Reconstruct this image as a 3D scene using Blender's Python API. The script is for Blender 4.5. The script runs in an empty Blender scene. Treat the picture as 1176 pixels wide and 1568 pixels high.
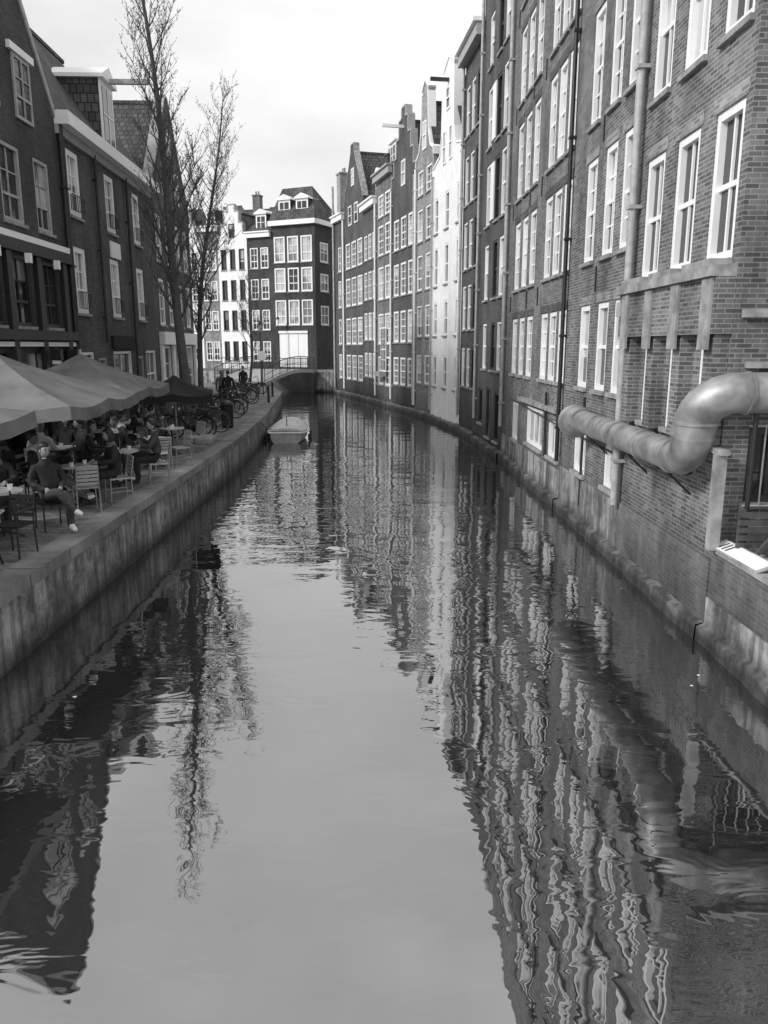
import bpy, bmesh, math, random
from mathutils import Vector, Matrix
random.seed(7)
R=random.Random(11)
sc=bpy.context.scene
COL=sc.collection
sc.view_settings.view_transform='Standard'
sc.view_settings.look='None'
sc.view_settings.exposure=0

# ------------------------------------------------------------ materials
MATS={}
def g3(v): return (v,v,v,1)
def newmat(name):
    m=bpy.data.materials.new(name); m.use_nodes=True
    nt=m.node_tree; b=nt.nodes['Principled BSDF']
    MATS[name]=m
    return m,nt,b
def N(nt,t,**k):
    n=nt.nodes.new(t)
    for a,v in k.items(): setattr(n,a,v)
    return n
def mul(nt,a,b,blend='MULTIPLY',fac=1.0):
    n=N(nt,'ShaderNodeMixRGB',blend_type=blend); n.inputs[0].default_value=fac
    nt.links.new(a,n.inputs[1])
    if hasattr(b,'type') and not isinstance(b,(tuple,float)): nt.links.new(b,n.inputs[2])
    else: n.inputs[2].default_value=b
    return n.outputs[0]
def noise_ramp(nt,scale,lo,hi,vec=(1,1,1),detail=3,p0=.3,p1=.7,rough=.6):
    g=N(nt,'ShaderNodeNewGeometry'); mp=N(nt,'ShaderNodeMapping'); mp.inputs['Scale'].default_value=vec
    nt.links.new(g.outputs['Position'],mp.inputs[0])
    n=N(nt,'ShaderNodeTexNoise'); n.inputs['Scale'].default_value=scale; n.inputs['Detail'].default_value=detail; n.inputs['Roughness'].default_value=rough
    nt.links.new(mp.outputs[0],n.inputs['Vector'])
    r=N(nt,'ShaderNodeValToRGB'); r.color_ramp.elements[0].position=p0; r.color_ramp.elements[1].position=p1
    r.color_ramp.elements[0].color=g3(lo); r.color_ramp.elements[1].color=g3(hi)
    nt.links.new(n.outputs['Fac'],r.inputs[0])
    return r.outputs[0],n
def plain(name,v,rough=.7,metal=0,var=.15,scale=6,bump=0.0,spec=.5):
    m,nt,b=newmat(name)
    c,n=noise_ramp(nt,scale,v*(1-var),min(.95,v*(1+var)),detail=2)
    nt.links.new(c,b.inputs['Base Color'])
    b.inputs['Roughness'].default_value=rough; b.inputs['Metallic'].default_value=metal
    b.inputs['Specular IOR Level'].default_value=spec
    if bump:
        bp=N(nt,'ShaderNodeBump'); bp.inputs['Strength'].default_value=.6; bp.inputs['Distance'].default_value=bump
        nt.links.new(n.outputs['Fac'],bp.inputs['Height']); nt.links.new(bp.outputs[0],b.inputs['Normal'])
    return m
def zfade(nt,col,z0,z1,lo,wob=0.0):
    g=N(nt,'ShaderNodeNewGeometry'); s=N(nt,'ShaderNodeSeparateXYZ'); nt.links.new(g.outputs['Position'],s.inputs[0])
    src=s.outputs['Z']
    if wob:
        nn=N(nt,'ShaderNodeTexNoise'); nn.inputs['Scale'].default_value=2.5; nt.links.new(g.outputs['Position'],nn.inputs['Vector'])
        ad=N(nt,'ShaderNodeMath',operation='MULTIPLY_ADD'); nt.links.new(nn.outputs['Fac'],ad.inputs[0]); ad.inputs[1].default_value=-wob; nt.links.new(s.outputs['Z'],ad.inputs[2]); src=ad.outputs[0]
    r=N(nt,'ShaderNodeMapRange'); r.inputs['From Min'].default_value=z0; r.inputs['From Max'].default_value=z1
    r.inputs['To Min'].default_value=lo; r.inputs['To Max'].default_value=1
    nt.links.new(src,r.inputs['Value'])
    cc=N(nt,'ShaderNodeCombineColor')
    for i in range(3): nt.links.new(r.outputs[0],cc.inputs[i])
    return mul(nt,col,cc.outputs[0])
def bricktex(nt,v,mort,bw,rh,ms,var):
    uv=N(nt,'ShaderNodeTexCoord')
    t=N(nt,'ShaderNodeTexBrick'); nt.links.new(uv.outputs['UV'],t.inputs['Vector'])
    t.inputs['Color1'].default_value=g3(v*(1-var)); t.inputs['Color2'].default_value=g3(v*(1+var)); t.inputs['Mortar'].default_value=g3(mort)
    t.inputs['Scale'].default_value=1; t.inputs['Mortar Size'].default_value=ms; t.inputs['Brick Width'].default_value=bw; t.inputs['Row Height'].default_value=rh
    t.inputs['Mortar Smooth'].default_value=.2; t.inputs['Bias'].default_value=-.1
    return t
def brick(name,v,mort,bw=.21,rh=.062,ms=.008,var=.35,grime=.5,bump=.006,rough=.85,wet=True):
    m,nt,b=newmat(name)
    t=bricktex(nt,v,mort,bw,rh,ms,var)
    c,_=noise_ramp(nt,.8,1-grime,1.2,vec=(1.3,1.3,.5),detail=7,p0=.32,p1=.64,rough=.68)
    col=mul(nt,t.outputs['Color'],c)
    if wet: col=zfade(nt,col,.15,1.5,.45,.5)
    nt.links.new(col,b.inputs['Base Color']); b.inputs['Roughness'].default_value=rough
    bp=N(nt,'ShaderNodeBump'); bp.invert=True; bp.inputs['Strength'].default_value=.5; bp.inputs['Distance'].default_value=bump
    nt.links.new(t.outputs['Fac'],bp.inputs['Height']); nt.links.new(bp.outputs[0],b.inputs['Normal'])
    return m
def stained(name,lo,hi,scale=1.2,rough=.8,streak=.55,joints=None,fade=(-.1,.25,.2)):
    m,nt,b=newmat(name)
    c,n=noise_ramp(nt,scale,lo,hi,detail=8,p0=.40,p1=.60,rough=.75)
    c2,_=noise_ramp(nt,1.8,1-streak,1.08,vec=(2.6,2.6,.2),detail=5,p0=.38,p1=.56)
    col=mul(nt,c,c2)
    if joints:
        t=bricktex(nt,1.0,.3,joints[0],joints[1],.012,.10); col=mul(nt,col,t.outputs['Color'])
    nt.links.new(zfade(nt,col,fade[0],fade[1],fade[2],.35),b.inputs['Base Color'])
    b.inputs['Roughness'].default_value=rough
    bp=N(nt,'ShaderNodeBump'); bp.inputs['Strength'].default_value=.6; bp.inputs['Distance'].default_value=.03
    nt.links.new(n.outputs['Fac'],bp.inputs['Height']); nt.links.new(bp.outputs[0],b.inputs['Normal'])
    return m
def glass(name,lo,hi,rough=.06):
    m,nt,b=newmat(name)
    c,n=noise_ramp(nt,.8,lo,hi,vec=(1,1,.7),detail=2,p0=.42,p1=.58)
    nt.links.new(c,b.inputs['Base Color']); b.inputs['Roughness'].default_value=rough
    b.inputs['Specular IOR Level'].default_value=.7
    b.inputs['IOR'].default_value=1.55
    return m
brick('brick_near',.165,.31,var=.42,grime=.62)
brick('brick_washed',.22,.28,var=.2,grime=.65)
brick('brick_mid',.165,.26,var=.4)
brick('brick_dark',.08,.14)
brick('brick_darker',.05,.09)
brick('brick_light',.28,.36,grime=.4)
brick('roof_tiles',.10,.02,bw=.24,rh=.3,ms=.02,var=.35,bump=.02,wet=False)
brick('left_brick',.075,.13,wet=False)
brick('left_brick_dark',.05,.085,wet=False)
brick('paving',.22,.08,bw=.2,rh=.1,ms=.008,var=.3,grime=.55,wet=False)
brick('capstone',.24,.06,bw=1.3,rh=2.0,ms=.015,var=.15,grime=.55,wet=False)
stained('quay_concrete',.12,.38,scale=2.0,joints=(2.7,1.5))
stained('plaster_old',.12,.36,scale=1.3,fade=(-.05,.3,.15))
plain('white_plaster',.86,.8,var=.07,scale=2)
plain('trim_white',.9,.45,var=.03)
plain('trim_grey',.38,.6,var=.15)
plain('trim_dark',.02,.45,var=.2)
plain('stone',.30,.8,var=.35,scale=4,bump=.01)
glass('glass_dark',.008,.035)
glass('glass_curtain',.18,.55,rough=.12)
plain('galvanised',.33,.5,metal=.5,var=.4,scale=3)
plain('pipe_grey',.40,.5,var=.2)
plain('dark_metal',.03,.4,metal=.2,var=.2)
plain('wood_dark',.07,.6,var=.3,scale=9)
plain('canvas_grey',.145,.9,var=.25,scale=1.5)
plain('canvas_dark',.015,.9,var=.2)
plain('bark',.09,.9,var=.35,scale=14,bump=.01)
plain('leaf_buds',.12,.8,var=.3)
plain('skin',.34,.6,var=.08,scale=20); plain('skin_dark',.16,.6,var=.08,scale=20)
plain('hair_dark',.018,.5,var=.3,scale=40); plain('hair_light',.14,.5,var=.3,scale=40)
plain('cloth_black',.02,.85,var=.4,scale=14,bump=.015); plain('cloth_grey',.12,.85,var=.3,scale=14,bump=.015)
plain('cloth_white',.5,.85,var=.15,scale=14,bump=.015); plain('denim',.06,.9,var=.35,scale=20,bump=.01)
plain('shoe_white',.75,.5,var=.05); plain('shoe_dark',.03,.5,var=.1)
plain('rubber',.02,.7); plain('chair_metal',.4,.35,metal=.5); plain('chair_weave',.36,.7,var=.25,scale=30)
plain('table_top',.5,.4,var=.1); plain('china',.85,.2,var=.02); plain('eye_mat',.02,.3); plain('lip',.18,.5)
plain('boat_cover',.6,.7,var=.2,scale=4,bump=.02); plain('boat_hull',.36,.35,var=.2)
plain('plant_green',.06,.8,var=.4,scale=10)

# water
m,nt,b=newmat('canal_water')
out=[n for n in nt.nodes if n.type=='OUTPUT_MATERIAL'][0]
geo=N(nt,'ShaderNodeNewGeometry')
def wn(scale,vec,detail,dist):
    mp=N(nt,'ShaderNodeMapping'); mp.inputs['Scale'].default_value=vec; mp.inputs['Rotation'].default_value=(0,0,.25)
    nt.links.new(geo.outputs['Position'],mp.inputs[0])
    n=N(nt,'ShaderNodeTexNoise'); n.inputs['Scale'].default_value=scale; n.inputs['Detail'].default_value=detail; n.inputs['Distortion'].default_value=dist
    nt.links.new(mp.outputs[0],n.inputs['Vector']); return n.outputs['Fac']
a1=wn(.75,(.55,1.25,1),1,.6); a2=wn(2.6,(.6,1.3,1),2,.8); pm=wn(.14,(1,1,1),2,0)
def M(op,a,bv,c=None):
    n=N(nt,'ShaderNodeMath',operation=op)
    for i,x in enumerate((a,bv,c)):
        if x is None: continue
        if isinstance(x,(int,float)): n.inputs[i].default_value=x
        else: nt.links.new(x,n.inputs[i])
    return n.outputs[0]
mod=N(nt,'ShaderNodeMapRange'); mod.inputs['From Min'].default_value=.38; mod.inputs['From Max'].default_value=.62; mod.inputs['To Min'].default_value=.25; mod.inputs['To Max'].default_value=1
nt.links.new(pm,mod.inputs['Value'])
sep=N(nt,'ShaderNodeSeparateXYZ'); nt.links.new(geo.outputs['Position'],sep.inputs[0])
yr=N(nt,'ShaderNodeMapRange'); yr.inputs['From Min'].default_value=5; yr.inputs['From Max'].default_value=15; yr.inputs['To Min'].default_value=.42; yr.inputs['To Max'].default_value=1
nt.links.new(sep.outputs['Y'],yr.inputs['Value'])
h=M('ADD',M('MULTIPLY',a1,.72),M('MULTIPLY',M('MULTIPLY',a2,mod.outputs[0]),.44))
h=M('MULTIPLY',h,yr.outputs[0])
bp=N(nt,'ShaderNodeBump'); bp.inputs['Strength'].default_value=1; bp.inputs['Distance'].default_value=.026
nt.links.new(h,bp.inputs['Height'])
gl=N(nt,'ShaderNodeBsdfGlossy'); gl.inputs['Roughness'].default_value=.012; gl.inputs['Color'].default_value=g3(.97)
df=N(nt,'ShaderNodeBsdfDiffuse'); df.inputs['Color'].default_value=g3(.022)
nt.links.new(bp.outputs[0],gl.inputs['Normal'])
lw=N(nt,'ShaderNodeFresnel'); lw.inputs['IOR'].default_value=1.33
fr=M('ADD',M('MULTIPLY',lw.outputs[0],.65),.35)
mx=N(nt,'ShaderNodeMixShader'); nt.links.new(fr,mx.inputs[0]); nt.links.new(df.outputs[0],mx.inputs[1]); nt.links.new(gl.outputs[0],mx.inputs[2])
nt.links.new(mx.outputs[0],out.inputs['Surface'])

# ------------------------------------------------------------ mesh builder
class MB:
    def __init__(s): s.v=[]; s.f=[]; s.mi=[]; s.mats=[]; s.cur=0; s.sm=[]; s.smooth=False
    def mat(s,name,smooth=None):
        if name not in s.mats: s.mats.append(name)
        s.cur=s.mats.index(name)
        if smooth is not None: s.smooth=smooth
        return s
    def face(s,pts):
        i=len(s.v); s.v.extend([tuple(p) for p in pts]); s.f.append(tuple(range(i,i+len(pts)))); s.mi.append(s.cur); s.sm.append(s.smooth)
    def faces(s,verts,fs):
        i=len(s.v); s.v.extend([tuple(p) for p in verts])
        for f in fs: s.f.append(tuple(i+k for k in f)); s.mi.append(s.cur); s.sm.append(s.smooth)
    def hexa(s,c):
        s.faces(c,[(3,2,1,0),(4,5,6,7),(0,1,5,4),(1,2,6,5),(2,3,7,6),(3,0,4,7)])
    def box(s,c,d,rot=0):
        x,y,z=d[0]/2,d[1]/2,d[2]/2
        cr,sr=math.cos(rot),math.sin(rot)
        P=[]
        for dz in(-z,z):
            for dx,dy in((-x,-y),(x,-y),(x,y),(-x,y)):
                P.append((c[0]+dx*cr-dy*sr,c[1]+dx*sr+dy*cr,c[2]+dz))
        s.hexa(P)
    def tube(s,pts,rad,n=8,cap=True,closed=False):
        pts=[Vector(p) for p in pts]
        if not hasattr(rad,'__len__'): rad=[rad]*len(pts)
        sm=s.smooth
        rings=[]; prev=None; K=len(pts)
        for i,p in enumerate(pts):
            if closed: t=(pts[(i+1)%K]-pts[i-1])
            else: t=(pts[min(i+1,K-1)]-pts[max(i-1,0)])
            t.normalize()
            if prev is None:
                a=Vector((0,0,1)) if abs(t.z)<.9 else Vector((1,0,0))
                u=t.cross(a).normalized()
            else:
                u=(prev-t*prev.dot(t))
                if u.length<1e-6: u=t.orthogonal()
                u.normalize()
            prev=u; w=t.cross(u)
            rings.append([p+(u*math.cos(2*math.pi*k/n)+w*math.sin(2*math.pi*k/n))*rad[i] for k in range(n)])
        V=[q for r in rings for q in r]; F=[]
        for i in range(K if closed else K-1):
            j=(i+1)%K
            for k in range(n):
                k2=(k+1)%n; F.append((i*n+k,i*n+k2,j*n+k2,j*n+k))
        s.smooth=True if n>5 else sm
        s.faces(V,F); s.smooth=sm
        if cap and not closed:
            s.faces(rings[0],[tuple(reversed(range(n)))]); s.faces(rings[-1],[tuple(range(n))])
    def ell(s,c,r,nu=10,nv=7,fn=None):
        V=[];F=[]
        for i in range(nv+1):
            ph=math.pi*i/nv
            for k in range(nu):
                th=2*math.pi*k/nu
                p=Vector((math.sin(ph)*math.cos(th)*r[0],math.sin(ph)*math.sin(th)*r[1],math.cos(ph)*r[2]))
                if fn: p=fn(p)
                V.append((c[0]+p.x,c[1]+p.y,c[2]+p.z))
        for i in range(nv):
            for k in range(nu):
                k2=(k+1)%nu; F.append((i*nu+k,(i+1)*nu+k,(i+1)*nu+k2,i*nu+k2))
        sm=s.smooth; s.smooth=True; s.faces(V,F); s.smooth=sm
    def mesh(s,name):
        me=bpy.data.meshes.new(name); me.from_pydata(s.v,[],s.f); me.update()
        for mn in s.mats: me.materials.append(MATS[mn])
        me.polygons.foreach_set('material_index',s.mi)
        me.polygons.foreach_set('use_smooth',s.sm)
        uv=me.uv_layers.new(name='UVMap').data
        Z=Vector((0,0,1))
        for p in me.polygons:
            n=p.normal
            t=Z.cross(n)
            if t.length<.05: t=Vector((1,0,0)); bb=Vector((0,1,0))
            else: t.normalize(); bb=n.cross(t)
            for li in p.loop_indices:
                co=me.vertices[me.loops[li].vertex_index].co
                uv[li].uv=(co.dot(t),co.dot(bb))
        return me
    def obj(s,name,parent=None,loc=None,rot=0):
        o=bpy.data.objects.new(name,s.mesh(name)); COL.objects.link(o)
        if parent: o.parent=parent
        if loc: o.location=loc; o.rotation_euler=(0,0,rot)
        return o
def inst(name,me,loc,rot=0,scale=1,tilt=0):
    o=bpy.data.objects.new(name,me); COL.objects.link(o); o.location=loc; o.rotation_euler=(tilt,0,rot); o.scale=(scale,)*3
    return o
def empty(name,loc=(0,0,0)):
    e=bpy.data.objects.new(name,None); COL.objects.link(e); e.empty_display_size=.3
    return e

# ------------------------------------------------------------ facade frame
class Fr:
    def __init__(s,p0,p1,side=1):
        s.o=Vector((p0[0],p0[1],0)); d=Vector((p1[0]-p0[0],p1[1]-p0[1],0)); s.L=d.length; s.e=d.normalized()
        s.n=Vector((-s.e.y,s.e.x,0))*side; s.side=side
    def p(s,a,z,d): q=s.o+s.e*a+s.n*d; return (q.x,q.y,z)
    def box(s,mb,a0,a1,z0,z1,d0,d1):
        c=[s.p(a0,z0,d0),s.p(a1,z0,d0),s.p(a1,z0,d1),s.p(a0,z0,d1),s.p(a0,z1,d0),s.p(a1,z1,d0),s.p(a1,z1,d1),s.p(a0,z1,d1)]
        if s.side>0: mb.hexa(c)
        else: mb.hexa([c[3],c[2],c[1],c[0],c[7],c[6],c[5],c[4]])
    def quad(s,mb,a0,a1,z0,z1,d):
        q=[s.p(a0,z0,d),s.p(a1,z0,d),s.p(a1,z1,d),s.p(a0,z1,d)]
        if s.side>0: q=q[::-1]
        mb.face(q)
class House:
    def __init__(s,name): s.e=empty(name); s.parts={}
    def part(s,pn,mat):
        k=pn
        if k not in s.parts: s.parts[k]=MB()
        s.parts[k].mat(mat); return s.parts[k]
    def done(s):
        for k,mb in s.parts.items():
            if mb.f: mb.obj(k,s.e)
REV=.13
def wall(H,F,z0,z1,wins,mat,a0=0,a1=None,pn='walls'):
    if a1 is None:a1=F.L
    mb=H.part(pn,mat)
    ss=sorted(set([a0,a1]+[w[0] for w in wins]+[w[1] for w in wins])); zz=sorted(set([z0,z1]+[w[2] for w in wins]+[w[3] for w in wins]))
    for i in range(len(ss)-1):
        for j in range(len(zz)-1):
            cs=(ss[i]+ss[i+1])/2; cz=(zz[j]+zz[j+1])/2
            if any(w[0]<cs<w[1] and w[2]<cz<w[3] for w in wins): continue
            F.quad(mb,ss[i],ss[i+1],zz[j],zz[j+1],0)
    for w in wins:
        s0,s1,a,b=w[:4]
        mb.face([F.p(s0,a,0),F.p(s0,b,0),F.p(s0,b,-REV-.05),F.p(s0,a,-REV-.05)])
        mb.face([F.p(s1,a,0),F.p(s1,b,0),F.p(s1,b,-REV-.05),F.p(s1,a,-REV-.05)])
        mb.face([F.p(s0,b,0),F.p(s1,b,0),F.p(s1,b,-REV-.05),F.p(s0,b,-REV-.05)])
        mb.face([F.p(s0,a,0),F.p(s1,a,0),F.p(s1,a,-REV-.05),F.p(s0,a,-REV-.05)])
def window(H,F,s0,s1,a,b,nx=2,ny=2,fr='trim_white',fw=.09,sill='stone',gm=None,lintel=None,d=0.0,flush=False):
    mb=H.part('window_frames',fr)
    dz0=-REV+d; dz1=-.02+d
    if flush: dz0=0.003; dz1=.05
    F.box(mb,s0+.002,s0+fw,a+.002,b-.002,dz0,dz1); F.box(mb,s1-fw,s1-.002,a+.002,b-.002,dz0,dz1)
    F.box(mb,s0+fw+.002,s1-fw-.002,b-fw,b-.002,dz0,dz1); F.box(mb,s0+fw+.002,s1-fw-.002,a+.002,a+fw,dz0,dz1)
    g0=dz0+.02; i0,i1=s0+fw,s1-fw; j0,j1=a+fw,b-fw; m0=g0+.004
    mw=.035
    for k in range(1,nx):
        x=i0+(i1-i0)*k/nx; ww=mw*.6
        F.box(mb,x-ww,x+ww,j0+.002,j1-.002,m0,m0+.035)
    for k in range(1,ny):
        z=j0+(j1-j0)*k/ny; ww=mw if (ny==2 or k==ny//2) else mw*.5
        F.box(mb,i0+.002,i1-.002,z-ww,z+ww,m0,m0+.045 if ww==mw else m0+.03)
    if gm is None: gm='glass_curtain' if R.random()<.3 else 'glass_dark'
    if ny>=2 and R.random()<.4 and gm=='glass_dark':
        zc=j0+(j1-j0)*R.choice([.5,.5,.65,.35])
        F.quad(H.part('glazing',gm),i0,i1,j0,zc,g0); F.quad(H.part('glazing','glass_curtain'),i0,i1,zc,j1,g0)
    else: F.quad(H.part('glazing',gm),i0,i1,j0,j1,g0)
    if sill and not flush: F.box(H.part('sills',sill),s0-.05,s1+.05,a-.08,a-.002,.003,.07)
    if lintel: F.box(H.part('lintels',lintel),s0-.08,s1+.08,b+.01,b+.2,.002,.012)
def core(H,F,z0,z1,depth,mat,a0=0,a1=None):
    if a1 is None:a1=F.L
    F.box(H.part('walls',mat),a0+.003,a1-.003,z0,z1-.003,-depth,-REV-.06)
    mb=H.part('walls',mat)
    for a in(a0+.001,a1-.001): mb.face([F.p(a,z0,0),F.p(a,z1,0),F.p(a,z1,-REV-.07),F.p(a,z0,-REV-.07)])
    mb.face([F.p(a0,z1,0),F.p(a1,z1,0),F.p(a1,z1,-REV-.07),F.p(a0,z1,-REV-.07)])
def roof_par(H,F,z1,zr,depth,mat='roof_tiles',wmat='brick_mid',a0=0,a1=None,over=.15,flat=.5):
    if a1 is None:a1=F.L
    mb=H.part('roof',mat); h=depth*flat
    mb.face([F.p(a0,z1+.02,over),F.p(a1,z1+.02,over),F.p(a1,zr,-h),F.p(a0,zr,-h)])
    mb.face([F.p(a0,zr,-h),F.p(a1,zr,-h),F.p(a1,z1+.02,-depth),F.p(a0,z1+.02,-depth)])
    w=H.part('walls',wmat)
    for a in(a0+.01,a1-.01): w.face([F.p(a,z1,0),F.p(a,zr-.03,-h),F.p(a,z1,-depth)])
    F.box(mb,a0,a1,zr-.05,zr+.08,-h-.1,-h+.1)
def roof_perp(H,F,z1,zr,depth,mat='roof_tiles',a0=0,a1=None,wmat='brick_mid'):
    if a1 is None:a1=F.L
    mb=H.part('roof',mat); m=(a0+a1)/2
    mb.face([F.p(a0,z1,-.1),F.p(m,zr,-.1),F.p(m,zr,-depth),F.p(a0,z1,-depth)])
    mb.face([F.p(a1,z1,-.1),F.p(m,zr,-.1),F.p(m,zr,-depth),F.p(a1,z1,-depth)])
    F.box(mb,m-.1,m+.1,zr-.06,zr+.08,-depth,-.3)
    H.part('walls',wmat).face([F.p(a0,z1,-depth),F.p(m,zr,-depth),F.p(a1,z1,-depth)])
def gable(H,F,pts,mat,cop='stone',th=.35,cw=.1):
    mb=H.part('gable',mat)
    f=[F.p(s,z,0) for s,z in pts]; bk=[F.p(s,z,-th) for s,z in pts]
    mb.face(f if F.side<0 else f[::-1]); mb.face(bk)
    c=H.part('coping',cop)
    for i in range(len(pts)-1):
        (s0,z0),(s1,z1)=pts[i],pts[i+1]
        mb.face([f[i],f[i+1],bk[i+1],bk[i]])
        d=Vector((s1-s0,z1-z0))
        if d.length<.05: continue
        d.normalize(); nn=Vector((-d.y,d.x))
        if nn.y<0 or (abs(nn.y)<.01 and (nn.x*( (s0+s1)/2-F.L/2))<0): nn=-nn
        q=[(s0,z0),(s1,z1),(s1+nn.x*cw,z1+nn.y*cw),(s0+nn.x*cw,z0+nn.y*cw)]
        A=[F.p(s,z,.05) for s,z in q]; B=[F.p(s,z,-th-.03) for s,z in q]
        c.faces(A+B,[(0,1,2,3),(7,6,5,4),(0,4,5,1),(1,5,6,2),(2,6,7,3),(3,7,4,0)])
def dormer(H,F,s,z,w,h,d,mat='trim_white',side='roof_tiles'):
    F.box(H.part('dormer',side),s-w/2+.02,s+w/2-.02,z,z+h,d-1.8,d-.06)
    F.box(H.part('dormer',mat),s-w/2,s+w/2,z,z+h,d-.058,d)
    mb=H.part('window_frames',mat)
    F.box(H.part('glazing','glass_dark'),s-w/2+.14,s+w/2-.14,z+.15,z+h-.2,d+.002,d+.02)
    F.box(mb,s-.03,s+.03,z+.15,z+h-.2,d+.021,d+.04); F.box(mb,s-w/2+.14,s+w/2-.14,z+h*.5-.02,z+h*.5+.02,d+.022,d+.038)
    c=H.part('dormer',mat); F.box(c,s-w/2-.12,s+w/2+.12,z+h+.002,z+h+.12,d-1.8,d+.15)
    q=[F.p(s-w/2-.12,z+h+.12,d+.14),F.p(s+w/2+.12,z+h+.12,d+.14),F.p(s,z+h+.12+w*.3,d+.14)]
    k=[F.p(s-w/2-.12,z+h+.12,d-1.8),F.p(s+w/2+.12,z+h+.12,d-1.8),F.p(s,z+h+.12+w*.3,d-1.8)]
    c.faces(q+k,[(0,1,2),(5,4,3),(0,3,4,1),(1,4,5,2),(2,5,3,0)])
def chimney(H,F,s,d,z0,z1,w=.7,mat='brick_mid'):
    F.box(H.part('chimney',mat),s-w/2,s+w/2,z0,z1,d-w/2,d+w/2)
    F.box(H.part('chimney',mat),s-w/2-.06,s+w/2+.06,z1,z1+.12,d-w/2-.06,d+w/2+.06)
    for k in(-.15,.15):
        mb=H.part('chimney_pots','stone'); mb.tube([F.p(s+k,z1+.12,d),F.p(s+k,z1+.5,d)],.1,8)
def downpipe(H,F,s,z0,z1,r=.06,d=.11,mat='pipe_grey'):
    mb=H.part('downpipe',mat); mb.tube([F.p(s,z0,d),F.p(s,z1,d)],r,8)
    z=z0+.8
    while z<z1:
        F.box(mb,s-r*1.3,s+r*1.3,z,z+.06,.001,d+r*1.2); z+=2.2
def cols(L,n,w,m0=.45,m1=None):
    if m1 is None:m1=m0
    if n==1: return [((L-w)/2,(L+w)/2)]
    st=(L-m0-m1-w)/(n-1); return [(m0+i*st,m0+i*st+w) for i in range(n)]
def plinth(H,F,z=.28,d=.16,mat='plaster_old',band=None):
    mb=H.part('plinth',mat); r=random.Random(int(F.L*100)); K=max(3,int(F.L/.35)); prev=None
    for i in range(K+1):
        a=F.L*i/K; dd=d+r.uniform(-.03,.035) if 0<i<K else d; zz=z+r.uniform(-.035,.03) if 0<i<K else z
        cur=(a,dd,zz)
        if prev:
            a0,d0,q0=prev
            mb.face([F.p(a0,-.6,d0+.03),F.p(a,-.6,dd+.03),F.p(a,zz,dd),F.p(a0,q0,d0)])
            mb.face([F.p(a0,q0,d0),F.p(a,zz,dd),F.p(a,zz+.05,0),F.p(a0,q0+.05,0)])
        prev=cur
    if band: F.box(H.part('footing_band','plaster_old' if band<0 else 'brick_washed'),.003,F.L-.003,z-.1,abs(band),.0035,.03)

ROWS=[(3.1,4.85),(5.75,7.8),(8.5,10.7),(11.3,13.4),(14.1,15.9)]
# ---------------- A
H=House('brick_canal_house'); F=Fr((4.45,10.1),(4.42,14.1))
cl=[(.2,1.05),(1.55,2.4),(2.9,3.72)]
wins=[]
for (a,b) in cl:
    for (z0,z1) in [(5.1,7.0),(7.9,9.9),(10.7,12.6),(13.4,15.2)]: wins.append((a,b,z0,z1))
low=[(.35,.95,2.75,4.0),(1.5,2.1,2.75,4.0),(2.65,3.25,2.75,4.0)]
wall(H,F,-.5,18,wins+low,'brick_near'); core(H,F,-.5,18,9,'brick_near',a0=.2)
for w in wins: window(H,F,*w,nx=2,ny=2,fw=.11,lintel='brick_light')
for w in low: window(H,F,*w,nx=1,ny=2,fw=.09,gm='glass_curtain')
F.box(H.part('bay_band','stone'),.0,3.95,4.86,5.0,.004,.34)
F.box(H.part('bay_band','brick_near'),.0,3.95,4.15,4.858,.004,.26)
for k in(.05,1.15,2.25,3.4):
    F.box(H.part('bay_piers','stone'),k,k+.3,3.95,4.85,.262,.3)
    F.box(H.part('bay_piers','brick_near'),k,k+.3,2.7,4.148,.004,.2)
for k in(.2,1.55,2.9): F.box(H.part('bay_band','stone'),k-.04,k+.89,5.002,5.09,.01,.30)
plinth(H,F,.22,.14,band=1.15)
downpipe(H,F,3.98,1.1,18,r=.075,d=.13)
F.box(H.part('downpipe','pipe_grey'),3.86,4.1,4.5,4.75,.02,.27)
Fs=Fr((4.45,10.1),(12,10.1),side=-1)
sw=[(.35,1.7,1.95,2.95)]
wall(H,Fs,-.5,18,sw,'brick_near'); window(H,Fs,*sw[0],nx=5,ny=1,fr='dark_metal',gm='glass_dark')
Fs.box(H.part('string_course','stone'),.1,7,4.35,4.45,.003,.1); Fs.box(H.part('string_course','stone'),.2,7,3.72,3.8,.003,.14)
gr=H.part('window_grille','pipe_grey')
for i in range(9): gr.tube([Fs.p(.35+i*.17,1.9,.1),Fs.p(.35+i*.17,3.0,.1)],.011,5)
gr.tube([Fs.p(.3,1.92,.1),Fs.p(1.8,1.92,.1)],.014,5); gr.tube([Fs.p(.3,2.98,.1),Fs.p(1.8,2.98,.1)],.014,5)
H.done()
# ---------------- B
H=House('brick_canal_house'); F=Fr((4.42,14.1),(4.38,18.9))
cl=[(.35,1.12),(1.5,2.27),(2.85,3.65)]
wins=[(a,b,z0,z1) for (a,b) in cl for (z0,z1) in ROWS]
base=[(.4,1.2,1.25,2.2),(2.6,3.6,1.2,2.2)]
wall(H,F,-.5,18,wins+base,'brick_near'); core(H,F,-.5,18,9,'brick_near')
for w in wins: window(H,F,*w,nx=1 if w[2]<4 else 2,ny=2 if w[2]<4 else 4,lintel='brick_light',fw=.11)
for w in base: window(H,F,*w,nx=2,ny=1,fw=.09)
plinth(H,F,.22,.14,band=-1.1)
for s_,z_ in((2.5,5.1),(2.5,8.0),(2.5,10.9)): F.box(H.part('wall_anchors','dark_metal'),s_-.03,s_+.03,z_,z_+.5,.003,.03)
H.done()
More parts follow.
